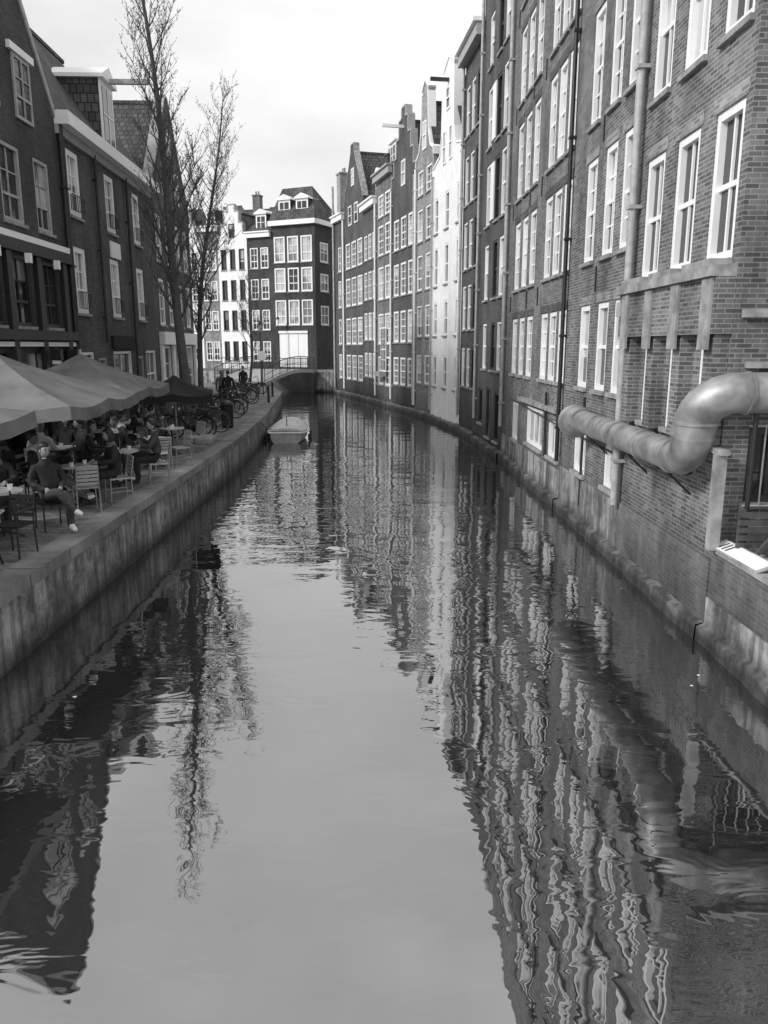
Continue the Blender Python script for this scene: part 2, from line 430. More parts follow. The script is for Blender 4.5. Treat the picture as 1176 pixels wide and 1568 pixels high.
# ---------------- C
H=House('brick_canal_house'); F=Fr((4.38,18.9),(4.24,27.5))
cl=[(.15,.95),(1.15,1.95),(2.15,2.95),(4.1,4.95),(5.3,6.15),(6.5,7.35)]
wins=[(a,b,z0,z1) for (a,b) in cl for (z0,z1) in ROWS]
base=[(.3,1.5,1.15,2.1),(2.2,4.4,1.15,2.25),(5.8,6.8,1.0,2.2)]
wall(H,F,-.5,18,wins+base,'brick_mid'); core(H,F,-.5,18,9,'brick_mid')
for w in wins: window(H,F,*w,nx=2,ny=4,lintel='brick_dark',fw=.11)
for w in base: window(H,F,*w,nx=3,ny=1,fw=.09)
plinth(H,F,.25,.16,band=-.95); downpipe(H,F,8.5,1.2,18,r=.07); downpipe(H,F,.02,1.2,18,r=.05,mat='dark_metal')
for z_ in(5.1,8.0,10.9,13.7):
    for s_ in(3.5,5.1,7.8): F.box(H.part('wall_anchors','dark_metal'),s_-.03,s_+.03,z_,z_+.5,.003,.03)
F.box(H.part('ledge','stone'),.2,5.2,2.35,2.46,.004,.16); H.done()
# ---------------- C2
H=House('brick_canal_house'); F=Fr((4.24,27.5),(3.9,33.0))
cl=[(.8,1.55),(1.9,2.65),(3.5,4.3)]
wins=[(a,b,z0,z1) for (a,b) in cl for (z0,z1) in ROWS]
base=[(.8,1.6,.5,2.3),(2.3,3.2,.5,2.4),(4.0,4.8,.9,2.3)]
wall(H,F,-.5,17.3,wins+base,'brick_dark'); core(H,F,-.5,17.3,9,'brick_dark')
for w in wins: window(H,F,*w,nx=1,ny=2,fr='trim_white' if w[0]>3 or w[0]<1 else 'trim_dark',gm='glass_dark')
for w in base: window(H,F,*w,nx=2,ny=1,fr='trim_dark')
plinth(H,F,.22,.2); downpipe(H,F,5.3,1,17,r=.06)
F.box(H.part('shutters','trim_white'),2.7,3.3,8.6,10.6,.004,.05); F.box(H.part('shutters','trim_white'),2.7,3.3,11.4,13.3,.004,.05); H.done()
# ---------------- D
H=House('brick_canal_house'); F=Fr((3.9,33.0),(3.55,36.6))
cl=[(.35,1.1),(1.45,2.2),(2.55,3.3)]
wins=[(a,b,z0,z1) for (a,b) in cl for (z0,z1) in [(2.2,3.9),(4.7,6.6),(7.3,9.3),(10,12),(12.8,14.8)]]
wall(H,F,-.5,16.1,wins,'brick_dark'); core(H,F,-.5,16.1,9,'brick_dark')
for w in wins: window(H,F,*w,nx=1,ny=2,fr='trim_white' if w[0]>1 else 'trim_dark',gm='glass_dark')
F.box(H.part('cornice','trim_grey'),-.1,F.L+.1,15.75,16.2,.003,.35); F.box(H.part('cornice','trim_white'),-.15,F.L+.15,16.202,16.35,-.3,.5)
roof_par(H,F,16.2,18,8,wmat='brick_dark'); plinth(H,F); downpipe(H,F,3.5,.8,16); H.done()
# ---------------- generic houses
def rhouse(name,p0,p1,z1,wm,n,w,rows,kind,zr,fr='trim_white',gp=None,nx=2,ny=3,gm=None,lint=None,cop='stone',side=1,zb=-.5,depth=8,pl=True,m0=.4,corn='trim_white',wmat=None,fw=.1):
    H=House(name); F=Fr(p0,p1,side)
    wins=[(a,b,q0,q1) for (a,b) in cols(F.L,n,w,m0) for (q0,q1) in rows]
    wall(H,F,zb,z1,wins,wm); core(H,F,zb,z1,depth,wm)
    for q in wins: window(H,F,*q,nx=nx,ny=ny,fr=fr,gm=gm,lintel=lint,fw=fw)
    if kind=='gable':
        gable(H,F,gp(F.L),wm,cop=cop); roof_perp(H,F,z1,zr-.5,depth,wmat=wm)
    else:
        F.box(H.part('cornice',corn),-.02,F.L+.02,z1-.35,z1+.05,.003,.28); F.box(H.part('cornice',corn),-.06,F.L+.06,z1+.052,z1+.16,-.2,.4)
        roof_par(H,F,z1+.12,zr,depth,wmat=wm)
    if pl: plinth(H,F,.3,.15)
    return H,F
def tri(z1,zr):
    return lambda L:[(0,z1),(.25,z1+.5),(L/2-.45,zr-.5),(L/2-.4,zr),(L/2+.4,zr),(L/2+.45,zr-.5),(L-.25,z1+.5),(L,z1)]
def stepg(z1,zr,n=4):
    def f(L):
        pts=[(0,z1)]; w=(L/2-.35)/n; h=(zr-z1)/n
        for i in range(n): pts+=[(i*w+.001*i,z1+(i+.6)*h),((i+1)*w,z1+(i+.6)*h)]
        pts+=[(L/2-.35,zr+.2),(L/2+.35,zr+.2)]
        return pts+[(L-s,z) for s,z in pts[:-2][::-1]]
    return f
def neck(z1,zr,w=1.2):
    return lambda L:[(0,z1),(.02,z1+.3),(L/2-w/2-.5,z1+.6),(L/2-w/2-.15,z1+1.4),(L/2-w/2,zr-.5),(L/2-w/2-.1,zr-.35),(L/2,zr+.15),(L/2+w/2+.1,zr-.35),(L/2+w/2,zr-.5),(L/2+w/2+.15,z1+1.4),(L/2+w/2+.5,z1+.6),(L-.02,z1+.3),(L,z1)]
def gwin(H,F,s,z,w=.8,h=1.3,fr='trim_white'): window(H,F,s-w/2,s+w/2,z,z+h,nx=1,ny=2,fr=fr,flush=True)
r5=[(1.9,3.5),(4.5,6.2),(7.0,8.9),(9.6,11.3)]
H,F=rhouse('white_canal_house',(3.55,36.6),(2.55,42.4),12.5,'white_plaster',3,.75,r5,'gable',16.8,gp=neck(12.5,17.0,2.0),ny=2,nx=1,cop='trim_white',gm='glass_dark')
gwin(H,F,F.L/2-.6,12.6,.6,1.5); gwin(H,F,F.L/2+.6,12.6,.6,1.5); gwin(H,F,F.L/2,14.9,.7,1.0)
F.box(H.part('door_surround','trim_white'),2.0,2.3,.3,9.5,.004,.06); downpipe(H,F,.15,.6,12.4,.05,mat='trim_white'); downpipe(H,F,5.7,.6,12.4,.05,mat='pipe_grey')
chimney(H,F,.8,-2.2,12.4,16.3,1.1,'brick_light'); F.box(H.part('hoist_beam','trim_dark'),F.L/2-.07,F.L/2+.07,16.1,16.25,0.004,.9); H.done()
H,F=rhouse('brick_canal_house',(2.55,42.4),(1.8,45.7),13.6,'brick_light',2,1.1,r5+[(12.0,13.3)],'gable',17,gp=neck(13.6,17.4,1.1),cop='trim_white',m0=.3)
gwin(H,F,F.L/2,14.2,.7,1.4); downpipe(H,F,3.2,.6,13.5,mat='trim_white'); H.done()
H,F=rhouse('brick_canal_house',(1.8,45.7),(.5,50.7),13.4,'brick_dark',3,1.2,[(1.6,3.3),(4.2,6.1),(7,8.9),(9.7,11.5)],'gable',17.2,gp=stepg(13.4,17.2),ny=4,fw=.13,cop='trim_grey')
gwin(H,F,F.L/2,13.2,.8,1.4); F.box(H.part('hoist_beam','trim_white'),F.L/2-.07,F.L/2+.07,16.3,16.46,0.004,1.3); downpipe(H,F,.1,.6,13.3); downpipe(H,F,F.L-.1,.6,13.3,mat='trim_white'); chimney(H,F,1,-1.5,13.3,16.3,.7,'brick_dark'); H.done()
rH=[(1.4,3.3),(4.1,6.1),(7,9.1),(9.8,11.7),(12.2,13.6)]
H,F=rhouse('brick_canal_house',(.5,50.7),(-.5,54.4),14.8,'brick_mid',2,1.35,rH,'par',17.5,ny=4,corn='trim_grey',fw=.13); dormer(H,F,F.L/2,15.1,1.3,1.5,-.6); F.box(H.part('oriel','trim_grey'),1.3,2.6,2.0,2.3,.004,.5); window(H,F,1.3,2.6,2.302,5.2,nx=3,ny=4,flush=True); H.done()
rH2=[(1.8,3.5),(4.4,6.3),(7.2,9.1),(9.9,11.6)]
H,F=rhouse('brick_canal_house',(-.5,54.4),(-1.5,58.2),13.6,'brick_dark',3,.95,rH2,'par',16.6,ny=4,m0=.25,fw=.12); dormer(H,F,F.L/2,13.9,1.3,1.5,-.6); downpipe(H,F,.05,.6,13.4,.07,mat='trim_white'); H.done()
H,F=rhouse('brick_canal_house',(-1.5,58.2),(-3.1,63.5),14.4,'brick_dark',3,1.4,rH[:4],'gable',18.4,gp=tri(14.4,18.4),ny=4,nx=3,fw=.13,m0=.3)
gwin(H,F,F.L/2-.9,12.9,1.0,1.4); gwin(H,F,F.L/2+.9,12.9,1.0,1.4); gwin(H,F,F.L/2,15.6,.8,1.2); chimney(H,F,.6,-2.2,14.4,17.3,.6,'brick_dark'); H.done()
H,F=rhouse('brick_canal_house',(-3.1,63.5),(-4.06,66.1),14.0,'brick_dark',1,.8,rH[:4],'par',14.8); chimney(H,F,1.6,-.5,13.5,17.2,.9,'brick_light'); downpipe(H,F,.1,.6,14,.08,mat='trim_white'); downpipe(H,F,2.7,.6,16.5,.09,mat='pipe_grey'); H.done()
# ---------------- far corner houses
H=House('corner_house'); F=Fr((-6,70),(-10.08,71.9)); zb=1.5
rk=[(5.8,8.0),(8.7,10.75),(11.2,13.4)]
wins=[(a,b,q0,q1) for (a,b) in cols(F.L,3,1.15,.3) for (q0,q1) in rk]
wall(H,F,zb,14.6,wins+[(.9,3.9,2.1,5.1)],'brick_darker'); core(H,F,zb,14.6,5.5,'brick_darker',a0=.22)
for q in wins: window(H,F,*q,nx=2,ny=3,gm='glass_curtain' if R.random()<.6 else None,fw=.13)
F.box(H.part('garage_door','trim_white'),.9,3.9,2.1,5.1,-.12,-.05)
for k in(1.9,2.9): F.box(H.part('garage_door','trim_grey'),k-.02,k+.02,2.1,5.1,-.049,-.04)
F.box(H.part('garage_door','trim_white'),.85,3.95,5.1,5.3,.004,.08)
Fk=Fr((-6,70),(-3.7,74.93),side=-1)
kw=[(.9,2.4,q0,q1-.5) for q0,q1 in rk]
wall(H,Fk,zb,14.6,kw,'brick_darker')
for q in kw: window(H,Fk,*q,nx=2,ny=2,fw=.14)
F.box(H.part('cornice','trim_white'),-.2,F.L+.05,14.3,14.7,.003,.35); Fk.box(H.part('cornice','trim_white'),.0,5.4,14.3,14.7,.003,.3)
a=[F.p(-.2,14.7,.3),F.p(F.L,14.7,.3),F.p(F.L,14.7,-5.5),F.p(-.2,14.7,-5.5)]; r0=F.p(1.4,17.8,-2.2); r1=F.p(F.L,17.8,-2.2)
mb=H.part('roof','roof_tiles'); mb.face([a[0],a[1],r1,r0]); mb.face([a[0],r0,a[3]]); mb.face([a[3],r0,r1,a[2]]); mb.face([a[1],a[2],r1])
dormer(H,F,1.5,14.9,1.2,1.6,-.5); dormer(H,F,3.3,14.9,1.2,1.6,-.5); H.done()
rows2=[(2.6,4.4),(5.4,7.2),(8.1,9.9),(10.8,12.6)]
H,F=rhouse('brick_canal_house',(-10.08,71.9),(-12.4,73.0),13.8,'brick_darker',2,.85,rows2,'par',16.6,zb=1.5,pl=False,gm='glass_dark',m0=.3); dormer(H,F,F.L/2,14.1,1.1,1.4,-.5); H.done()
H,F=rhouse('white_canal_house',(-12.4,73.0),(-15.3,74.35),13.3,'white_plaster',3,.62,rows2,'gable',16.4,zb=1.5,pl=False,fr='trim_dark',gm='glass_dark',gp=stepg(13.3,16.2,3),cop='trim_grey',nx=1,ny=2,m0=.3); gwin(H,F,F.L/2,13.6,.6,1.2,'trim_dark'); H.done()
H,F=rhouse('brick_canal_house',(-15.3,74.35),(-17.2,75.25),14.6,'brick_light',2,.75,rows2,'par',17,zb=1.5,pl=False,m0=.25); dormer(H,F,F.L/2,14.9,1.0,1.3,-.5); H.done()
H,F=rhouse('white_canal_house',(-17.2,75.25),(-19.6,76.35),13.2,'white_plaster',2,.8,rows2,'gable',16,zb=1.5,pl=False,gm='glass_dark',gp=tri(13.2,16),cop='trim_grey',m0=.3); H.done()
H,F=rhouse('brick_canal_house',(-19.6,76.35),(-24,78.4),14.2,'brick_mid',4,.75,rows2,'par',17,zb=1.5,pl=False); H.done()
H,F=rhouse('brick_canal_house',(-12,84),(-19,86),16.0,'brick_light',4,.9,[(12,14)],'par',18.4,zb=1.5,pl=False); chimney(H,F,2,-2,16,19.4,.8); H.done()

# ---------------- left row
H=House('warehouse_house'); F=Fr((-9.45,16.4),(-9.5,24.0),side=-1)
wins=[]
for (a,b) in [(.5,1.7),(2.2,3.4),(3.9,5.1),(5.9,6.9)]:
    for (q0,q1) in [(4.5,6.3),(7.1,9.0)]: wins.append((a,b,q0,q1))
gf=[(.4,2.0,1.25,3.9),(2.4,4.0,1.25,3.9),(4.4,6.0,1.25,3.9),(6.4,7.2,1.08,3.9)]
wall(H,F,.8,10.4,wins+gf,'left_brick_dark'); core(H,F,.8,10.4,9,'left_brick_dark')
for q in wins: window(H,F,*q,nx=2,ny=3,fr='trim_grey' if q[2]>7 else 'trim_dark',fw=.1,gm='glass_dark')
for q in gf: window(H,F,*q,nx=2,ny=3,fr='trim_dark',gm='glass_dark')
F.box(H.part('beam','trim_white'),0,F.L,6.66,6.82,.003,.16); F.box(H.part('beam','trim_dark'),0,F.L,6.35,6.65,.003,.2)
F.box(H.part('beam','trim_dark'),0,F.L,4.15,4.4,.003,.22); F.box(H.part('beam','trim_white'),0,F.L,3.98,4.1,.003,.12)
for k in(.1,1.85,3.55,5.3,7.05): F.box(H.part('pilasters','trim_dark'),k,k+.28,1.05,6.34,.002,.13)
for k in(1.0,2.7,4.4,6.2): F.box(H.part('pilasters','trim_white'),k,k+.14,6.1,6.34,.2,.34)
gable(H,F,[(0,10.4),(3.4,14.9),(4.2,14.9),(F.L,10.4)],'left_brick_dark',cop='trim_grey',cw=.16); roof_perp(H,F,10.4,14.4,9,wmat='left_brick_dark')
window(H,F,5.1,6.1,9.75,11.3,nx=2,ny=3,flush=True,fr='trim_grey'); window(H,F,2.6,4.2,9.75,12.2,nx=2,ny=3,flush=True,fr='trim_grey')
F.box(H.part('lintels','trim_white'),4.9,6.3,11.32,11.5,.003,.1)
for k in (2.8,5.4,6.6):
    F.box(H.part('wall_lamps','dark_metal'),k,k+.2,3.6,3.9,.22,.5); F.box(H.part('wall_lamps','trim_white'),k+.02,k+.18,3.5,3.6,.25,.45)
H.done()
H=House('brick_row_house'); F=Fr((-9.5,24.0),(-9.85,34.4),side=-1)
cl=[(.75,1.8),(4.3,5.35),(7.6,8.6)]
wins=[(a,b,q0,q1) for (a,b) in cl for (q0,q1) in [(5.0,7.0),(7.9,9.8)]]
gf=[(.5,1.9,1.9,3.8),(2.3,3.2,1.1,3.6),(4.0,6.2,1.8,3.8),(7.0,7.9,1.1,3.6),(8.3,9.8,1.9,3.8)]
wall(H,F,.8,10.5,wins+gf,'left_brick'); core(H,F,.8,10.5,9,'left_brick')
for q in wins: window(H,F,*q,nx=2,ny=3,fw=.17,gm='glass_dark' if R.random()<.5 else 'glass_curtain')
for q in gf: window(H,F,*q,nx=2,ny=2,fr='trim_white' if q[2]>1.5 else 'trim_grey')
for (a,b) in cl:
    gr=H.part('balcony_rails','dark_metal')
    for z in(5.15,5.65,8.05,8.5): gr.tube([F.p(a,z,.1),F.p(b,z,.1)],.018,5)
    for i in range(8):
        s=a+(b-a)*i/7
        gr.tube([F.p(s,5.15,.1),F.p(s,5.65,.1)],.01,4); gr.tube([F.p(s,8.05,.1),F.p(s,8.5,.1)],.01,4)
F.box(H.part('gutter','trim_white'),0,F.L,10.25,10.62,.003,.42); F.box(H.part('gutter','trim_grey'),0,F.L,10.0,10.24,.003,.12)
roof_par(H,F,10.6,15.2,6.4,wmat='left_brick',over=.1); downpipe(H,F,.12,1.1,10.3,.09,mat='dark_metal')
downpipe(H,F,3.1,4.1,10.1,.05,mat='dark_metal'); downpipe(H,F,6.6,1.1,10.1,.05,mat='dark_metal')
F.box(H.part('wall_sign','trim_white'),4.4,5.5,7.05,7.6,.005,.06)
F.box(H.part('shop_sign','canvas_dark'),3.8,6.4,3.9,4.35,.004,.1)
dormer(H,F,6.0,10.9,1.4,2.2,-.2); F.box(H.part('hoist_beam','trim_grey'),5.93,6.07,13.1,13.26,-.1,1.3); H.done()
H=House('gabled_corner_house'); F=Fr((-9.85,34.4),(-10.1,42),side=-1)
wins=[(a,b,q0,q1) for (a,b) in cols(F.L,4,1.0,.6) for (q0,q1) in [(4.9,6.9),(7.6,9.6)]]
gf=[(.5,2.2,1.7,4.0),(2.7,3.7,1.1,4.0),(4.2,7.0,1.7,4.0)]
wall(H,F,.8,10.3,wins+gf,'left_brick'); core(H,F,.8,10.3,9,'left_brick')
for q in wins+gf: window(H,F,*q,nx=2,ny=3,gm='glass_dark',fw=.12)
F.box(H.part('shopfront','trim_white'),.2,F.L-.1,4.05,4.6,.003,.25)
for k in(.2,2.3,3.8,7.1): F.box(H.part('shopfront','trim_white'),k,k+.32,1.08,4.04,.003,.12)
gable(H,F,[(0,10.3),(3.6,15.0),(4.0,15.0),(F.L,10.3)],'left_brick',cop='trim_grey'); roof_perp(H,F,10.3,14.8,9,wmat='left_brick')
gwin(H,F,2.6,10.6,.8,1.4); gwin(H,F,5.0,10.6,.8,1.4); gwin(H,F,3.8,12.5,.7,1.2); H.done()
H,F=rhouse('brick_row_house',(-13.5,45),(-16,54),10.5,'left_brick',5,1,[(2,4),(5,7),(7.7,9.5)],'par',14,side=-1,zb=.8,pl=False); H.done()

# ------------------------------------------------------------ ground, quay, water
def poly_obj(name,pts,z,mat):
    bm=bmesh.new(); vs=[bm.verts.new((x,y,z)) for x,y in pts]; f=bm.faces.new(vs)
    bmesh.ops.triangulate(bm,faces=[f])
    me=bpy.data.meshes.new(name); bm.to_mesh(me); bm.free()
    for p in me.polygons:
        if p.normal.z<0: p.flip()
    me.materials.append(MATS[mat]); uv=me.uv_layers.new(name='UVMap').data
    for p in me.polygons:
        for li in p.loop_indices:
            co=me.vertices[me.loops[li].vertex_index].co; uv[li].uv=(co.x,co.y)
    o=bpy.data.objects.new(name,me); COL.objects.link(o); return o
def offs(pts,d):
    out=[]
    for i,p in enumerate(pts):
        a=Vector(pts[max(i-1,0)]); b=Vector(pts[min(i+1,len(pts)-1)]); t=(b-a).normalized(); n=Vector((-t.y,t.x))
        out.append((p[0]+n.x*d,p[1]+n.y*d))
    return out
def quaywall(name,pts,ztop,d,wm='quay_concrete'):
    e=empty(name); w=MB().mat(wm); c=MB().mat('capstone')
    inn=offs(pts,d)
    o1=offs(pts,-d*.1)
    q=lambda p,z:(p[0],p[1],z)
    for i in range(len(pts)-1):
        a,b=pts[i],pts[i+1]; ia,ib=inn[i],inn[i+1]; oa,ob=o1[i],o1[i+1]
        w.face([q(a,-.8),q(b,-.8),q(b,ztop-.16),q(a,ztop-.16)])
        c.face([q(oa,ztop-.17),q(ob,ztop-.17),q(ob,ztop+.006),q(oa,ztop+.006)])
        c.face([q(oa,ztop-.17),q(ob,ztop-.17),q(b,ztop-.165),q(a,ztop-.165)])
        c.face([q(oa,ztop+.006),q(ob,ztop+.006),q(ib,ztop+.006),q(ia,ztop+.006)])
    for mb in(w,c): mb.obj('wall' if mb is w else 'capstones',e)
    return e
LE=[(-4.7,-30),(-4.7,0),(-4.7,8),(-4.72,16),(-4.75,24),(-4.95,29),(-5.3,35),(-5.9,42),(-6.7,50.7),(-8.0,56.5),(-10.2,60.6),(-16,63.6),(-60,84)]
quaywall('quay_wall',LE,1.05,.4)
poly_obj('pavement',LE+[(-400,240),(-600,-30)],1.05,'paving')
RE=[(-60,94),(-15.6,73.0),(-6.55,68.8),(-4.5,67.5),(-4.0,66.3)]
quaywall('quay_wall',RE,1.9,.4)
poly_obj('street',RE+[(-3.0,66.6),(-2,63),(3,60),(100,60),(600,60),(600,700),(-400,700)],1.9,'paving')
poly_obj('ground',[(12.2,-30),(600,-30),(600,60),(9,60),(12.2,36)],1.3,'paving')
w=MB().mat('canal_water'); w.face([(-700,-200,0),(700,-200,0),(700,800,0),(-700,800,0)]); w.obj('water')
# near right retaining wall + terrace
e=empty('canal_retaining_wall'); mb=MB().mat('plaster_old')
F=Fr((4.55,-6),(4.45,10.1))
F.box(mb,0,F.L,-.8,.62,-.4,0.02)
H=House('tmp'); plinth(H,F,.2,.12); pm_=H.parts['plinth']; i0=len(mb.v); mb.v.extend(pm_.v)
for f in pm_.f: mb.f.append(tuple(i0+k for k in f)); mb.mi.append(mb.cur); mb.sm.append(False)
bpy.data.objects.remove(H.e)
F.box(mb.mat('brick_washed'),0,F.L,.622,1.3,-.4,0.0)
F.box(mb.mat('stone'),0,F.L,1.302,1.36,-.45,.05)
F.box(mb.mat('paving'),0,F.L-.02,1.1,1.3,-8,-.41)
mb.obj('wall',e)
F2=Fr((4.5,8.75),(4.45,10.05)); s=MB().mat('stone')
s.faces([F2.p(0,1.375,.09),F2.p(1.3,1.375,.09),F2.p(1.3,1.46,-.16),F2.p(0,1.46,-.16),F2.p(0,1.362,.09),F2.p(1.3,1.362,.09),F2.p(1.3,1.43,-.17),F2.p(0,1.43,-.17)],[(0,1,2,3),(7,6,5,4),(0,4,5,1),(1,5,6,2),(2,6,7,3),(3,7,4,0)])
s.mat('trim_white'); s.faces([F2.p(.06,1.383,.07),F2.p(1.24,1.383,.07),F2.p(1.24,1.455,-.14),F2.p(.06,1.455,-.14)],[(0,1,2,3)])
s.mat('trim_dark')
for k in range(3):
    a_=.9+k*.09; s.faces([F2.p(a_,1.398,.04),F2.p(a_+.03,1.398,.04),F2.p(a_+.03,1.45,-.11),F2.p(a_,1.45,-.11)],[(0,1,2,3)])
s.obj('terrace_sign_board')
s=MB().mat('trim_grey')
for x in (4.95,5.9): s.tube([(x,9.5,1.3),(x,9.5,2.25)],.018,6)
s.tube([(4.93,9.5,2.22),(6.2,9.5,2.22)],.018,6)
s.obj('terrace_railing')
s=MB().mat('wood_dark')
for k in range(6): s.box((5.1,9.62,1.38+k*.1),(1.1,.04,.07))
for x in(4.6,5.1,5.6): s.box((x,9.66,1.62),(.07,.05,.66))
s.hexa([(4.62,9.40,1.3),(4.68,9.40,1.3),(4.68,9.46,1.3),(4.62,9.46,1.3),(5.12,9.40,1.95),(5.18,9.40,1.95),(5.18,9.46,1.95),(5.12,9.46,1.95)])
s.obj('slatted_screen')

# ventilation duct
e=empty('ventilation_duct'); mb=MB().mat('galvanised')
pts=[(4.08,15.9,2.48),(4.08,10.6,2.48)]; rad=[.225,.225]
for i in range(1,7):
    a=i/6*math.pi/2; pts.append((4.08+.02*i/6,10.6-.42*math.sin(a),2.48+.42*(1-math.cos(a)))); rad.append(.225+.05*i/6)
pts.append((4.12,10.16,3.05)); rad.append(.28)
for i in range(1,7):
    a=i/6*math.pi/2; pts.append((4.12+.4*(1-math.cos(a)),10.16-.28*i/6,3.05+.36*math.sin(a))); rad.append(.28-.02*i/6)
pts+= [(5.0,9.82,3.42),(6.2,9.8,3.42)]; rad+=[.255,.255]
pts=[Vector(p) for p in pts]
mb.tube(pts,rad,24)
mb.tube([(4.08,16.5,2.42),(4.08,16.15,2.45),(4.08,15.9,2.48)],[.36,.32,.225],20,cap=False)
for p,t,rr in [(Vector((4.08,y,2.48)),Vector((0,1,0)),.243) for y in(15.85,14.6,13.3,12.0,10.75)]+[(Vector((4.12,10.16,3.0)),Vector((0,0,1)),.298),(Vector((4.10,10.2,2.84)),Vector((0,-.2,1)).normalized(),.29),(Vector((4.6,9.86,3.41)),Vector((1,0,0)),.275),(Vector((5.2,9.82,3.42)),Vector((1,0,0)),.27)]:
    mb.tube([p-t*.02,p+t*.02],rr,24)
mb.obj('duct',e)
b2=MB().mat('dark_metal')
for y in(15.2,12.8,10.95):
    b2.tube([(4.43,y,2.2),(4.08,y,2.22)],.02,6); b2.tube([(4.43,y,1.9),(4.08,y,2.22)],.018,6)
b2.tube([(4.75,9.85,1.36),(4.75,9.85,3.15)],.03,6)
b2.obj('brackets',e)
b2=MB().mat('stone'); b2.box((4.36,9.9,2.0),(.14,.12,1.3)); b2.box((4.36,10.0,2.66),(.12,.5,.07)); b2.obj('support_frame',e)
mb=MB().mat('dark_metal')
mb.tube([(4.36,14.2,2.0),(4.34,18.9,2.05),(4.2,26,2.3)],.02,6)
mb.tube([(4.3,20.5,1.1),(4.28,20.5,2.8)],.035,6)
mb.tube([(4.37,16.9,.5),(4.37,16.9,2.9)],.03,6)
mb.obj('wall_conduit')

# ------------------------------------------------------------ bridge
e=empty('canal_bridge'); A=Vector((-9.0,59.3)); B=Vector((-5.9,68.6)); d=(B-A).normalized(); n=Vector((-d.y,d.x)); Lb=(B-A).length
deck=MB().mat('stone'); rail=MB().mat('dark_metal')
K=14
def bz(t): return 1.25+.65*t+.45*math.sin(math.pi*t)
for i in range(K):
    t0,t1=i/K,(i+1)/K
    c=[]
    for z in(-.28,0):
        for (t,o) in((t0,0),(t1,0),(t1,4.5),(t0,4.5)):
            p=A+d*Lb*t+n*o; c.append((p.x,p.y,bz(t)+z))
    deck.mat('trim_grey'); deck.hexa(c)
for o in(.08,4.4):
    for zz in(1.05,.55,.12):
        rail.tube([((A+d*Lb*t/K+n*o).x,(A+d*Lb*t/K+n*o).y,bz(t/K)+zz) for t in range(K+1)],.035 if zz>1 else .02,6)
    for k in range(45):
        t=k/44; p=A+d*Lb*t+n*o; rail.tube([(p.x,p.y,bz(t)),(p.x,p.y,bz(t)+1.05)],.035 if k%6==0 else .012,5)
for t,w in((.02,1.0),(.97,.8)):
    p=A+d*Lb*t+n*2.25; deck.mat('brick_mid'); deck.box((p.x,p.y,.4),(w,4.4,1.7 if t<.5 else 2.6),math.atan2(d.y,d.x))
deck.obj('deck',e); rail.obj('railing',e)
mb=MB().mat('dark_metal')
P=[(-6.7,69.1),(-9,70.1),(-12,71.5),(-16,73.4)]
for zz in(1.0,.5): mb.tube([(x,y,1.9+zz) for x,y in P],.03,5)
for i in range(30):
    t=i/29*3; k=min(int(t),2); f=t-k; x=P[k][0]*(1-f)+P[k+1][0]*f; y=P[k][1]*(1-f)+P[k+1][1]*f
    mb.tube([(x,y,1.9),(x,y,2.9)],.015,4)
mb.obj('quay_railing')

# ------------------------------------------------------------ trees
def tree(name,base,height,lean,seed,spread,start,r0=.17,nb=46):
    r=random.Random(seed); mb=MB().mat('bark'); lf=MB().mat('leaf_buds')
    n=14; tp=[]
    for i in range(n+1):
        t=i/n; tp.append(Vector((base[0]+lean[0]*t**1.3+.12*math.sin(t*7+seed),base[1]+lean[1]*t+.1*math.sin(t*5+2*seed),base[2]+height*t)))
    tr=[r0*(1.25 if i==0 else 1)*(1-i/n)**.9+.012 for i in range(n+1)]
    mb.tube(tp,tr,10)
    def at(t):
        x=t*n; k=min(int(x),n-1); return tp[k].lerp(tp[k+1],x-k)
    def twig(p,dr,L,rad,depth):
        pts=[p]; q=p.copy(); D=dr.copy(); m=5 if depth==0 else 3
        for i in range(m):
            D=(D+Vector((r.uniform(-.16,.16),r.uniform(-.16,.16),.16 if depth==0 else .12))).normalized()
            q=q+D*L/m; pts.append(q.copy())
        mb.tube(pts,[rad*(1-i/(m+.4)) for i in range(m+1)],5 if depth==0 else 3,cap=False)
        if depth<2:
            cnt=int(L*(6.5 if depth==0 else 6.5))
            for k in range(cnt):
                f=r.uniform(.15,1)*m; i=min(int(f),m-1); pp=pts[i].lerp(pts[i+1],f-i)
                dd=(pts[i+1]-pts[i]).normalized(); side=Vector((r.uniform(-1,1),r.uniform(-1,1),r.uniform(-.1,.6))).normalized()
                twig(pp,(dd*.75+side*.8).normalized(),L*r.uniform(.22,.42) if depth==0 else r.uniform(.15,.35),max(.007,rad*.38),depth+1)
        if depth>=1:
            for pp in pts[1:]:
                if r.random()<.5:
                    o=Vector((r.uniform(-1,1),r.uniform(-1,1),r.uniform(-1,1)))*.03; u=Vector((r.uniform(-1,1),r.uniform(-1,1),1)).normalized()*.035; v=u.orthogonal().normalized()*.013
                    c=pp+o; lf.face([c-u,c+v,c+u,c-v])
    for k in range(nb):
        t=start+(1-start)*(k/nb)**.95; az=k*2.4+r.uniform(-.5,.5)
        env=spread*(1-((t-start)/(1-start))**1.6)*.8+.35
        up=r.uniform(.9,1.7)
        dr=Vector((math.cos(az),math.sin(az),up)).normalized()
        twig(at(t),dr,env*r.uniform(.9,1.5)*1.6,max(.012,tr[min(int(t*n),n)]*.36),0)
    e=empty(name); mb.obj('trunk_and_limbs',e); lf.obj('buds',e)
tree('poplar_tree',(-7.0,28,1.0),17.2,(-1.2,0,0),3,1.15,.22,r0=.18,nb=54)
tree('poplar_tree',(-7.9,33,1.0),12.8,(1.5,0,0),8,1.3,.24,r0=.12,nb=42)
tree('poplar_tree',(-9.6,56,1.0),8,(.3,0,0),12,1.0,.3,r0=.09,nb=20)

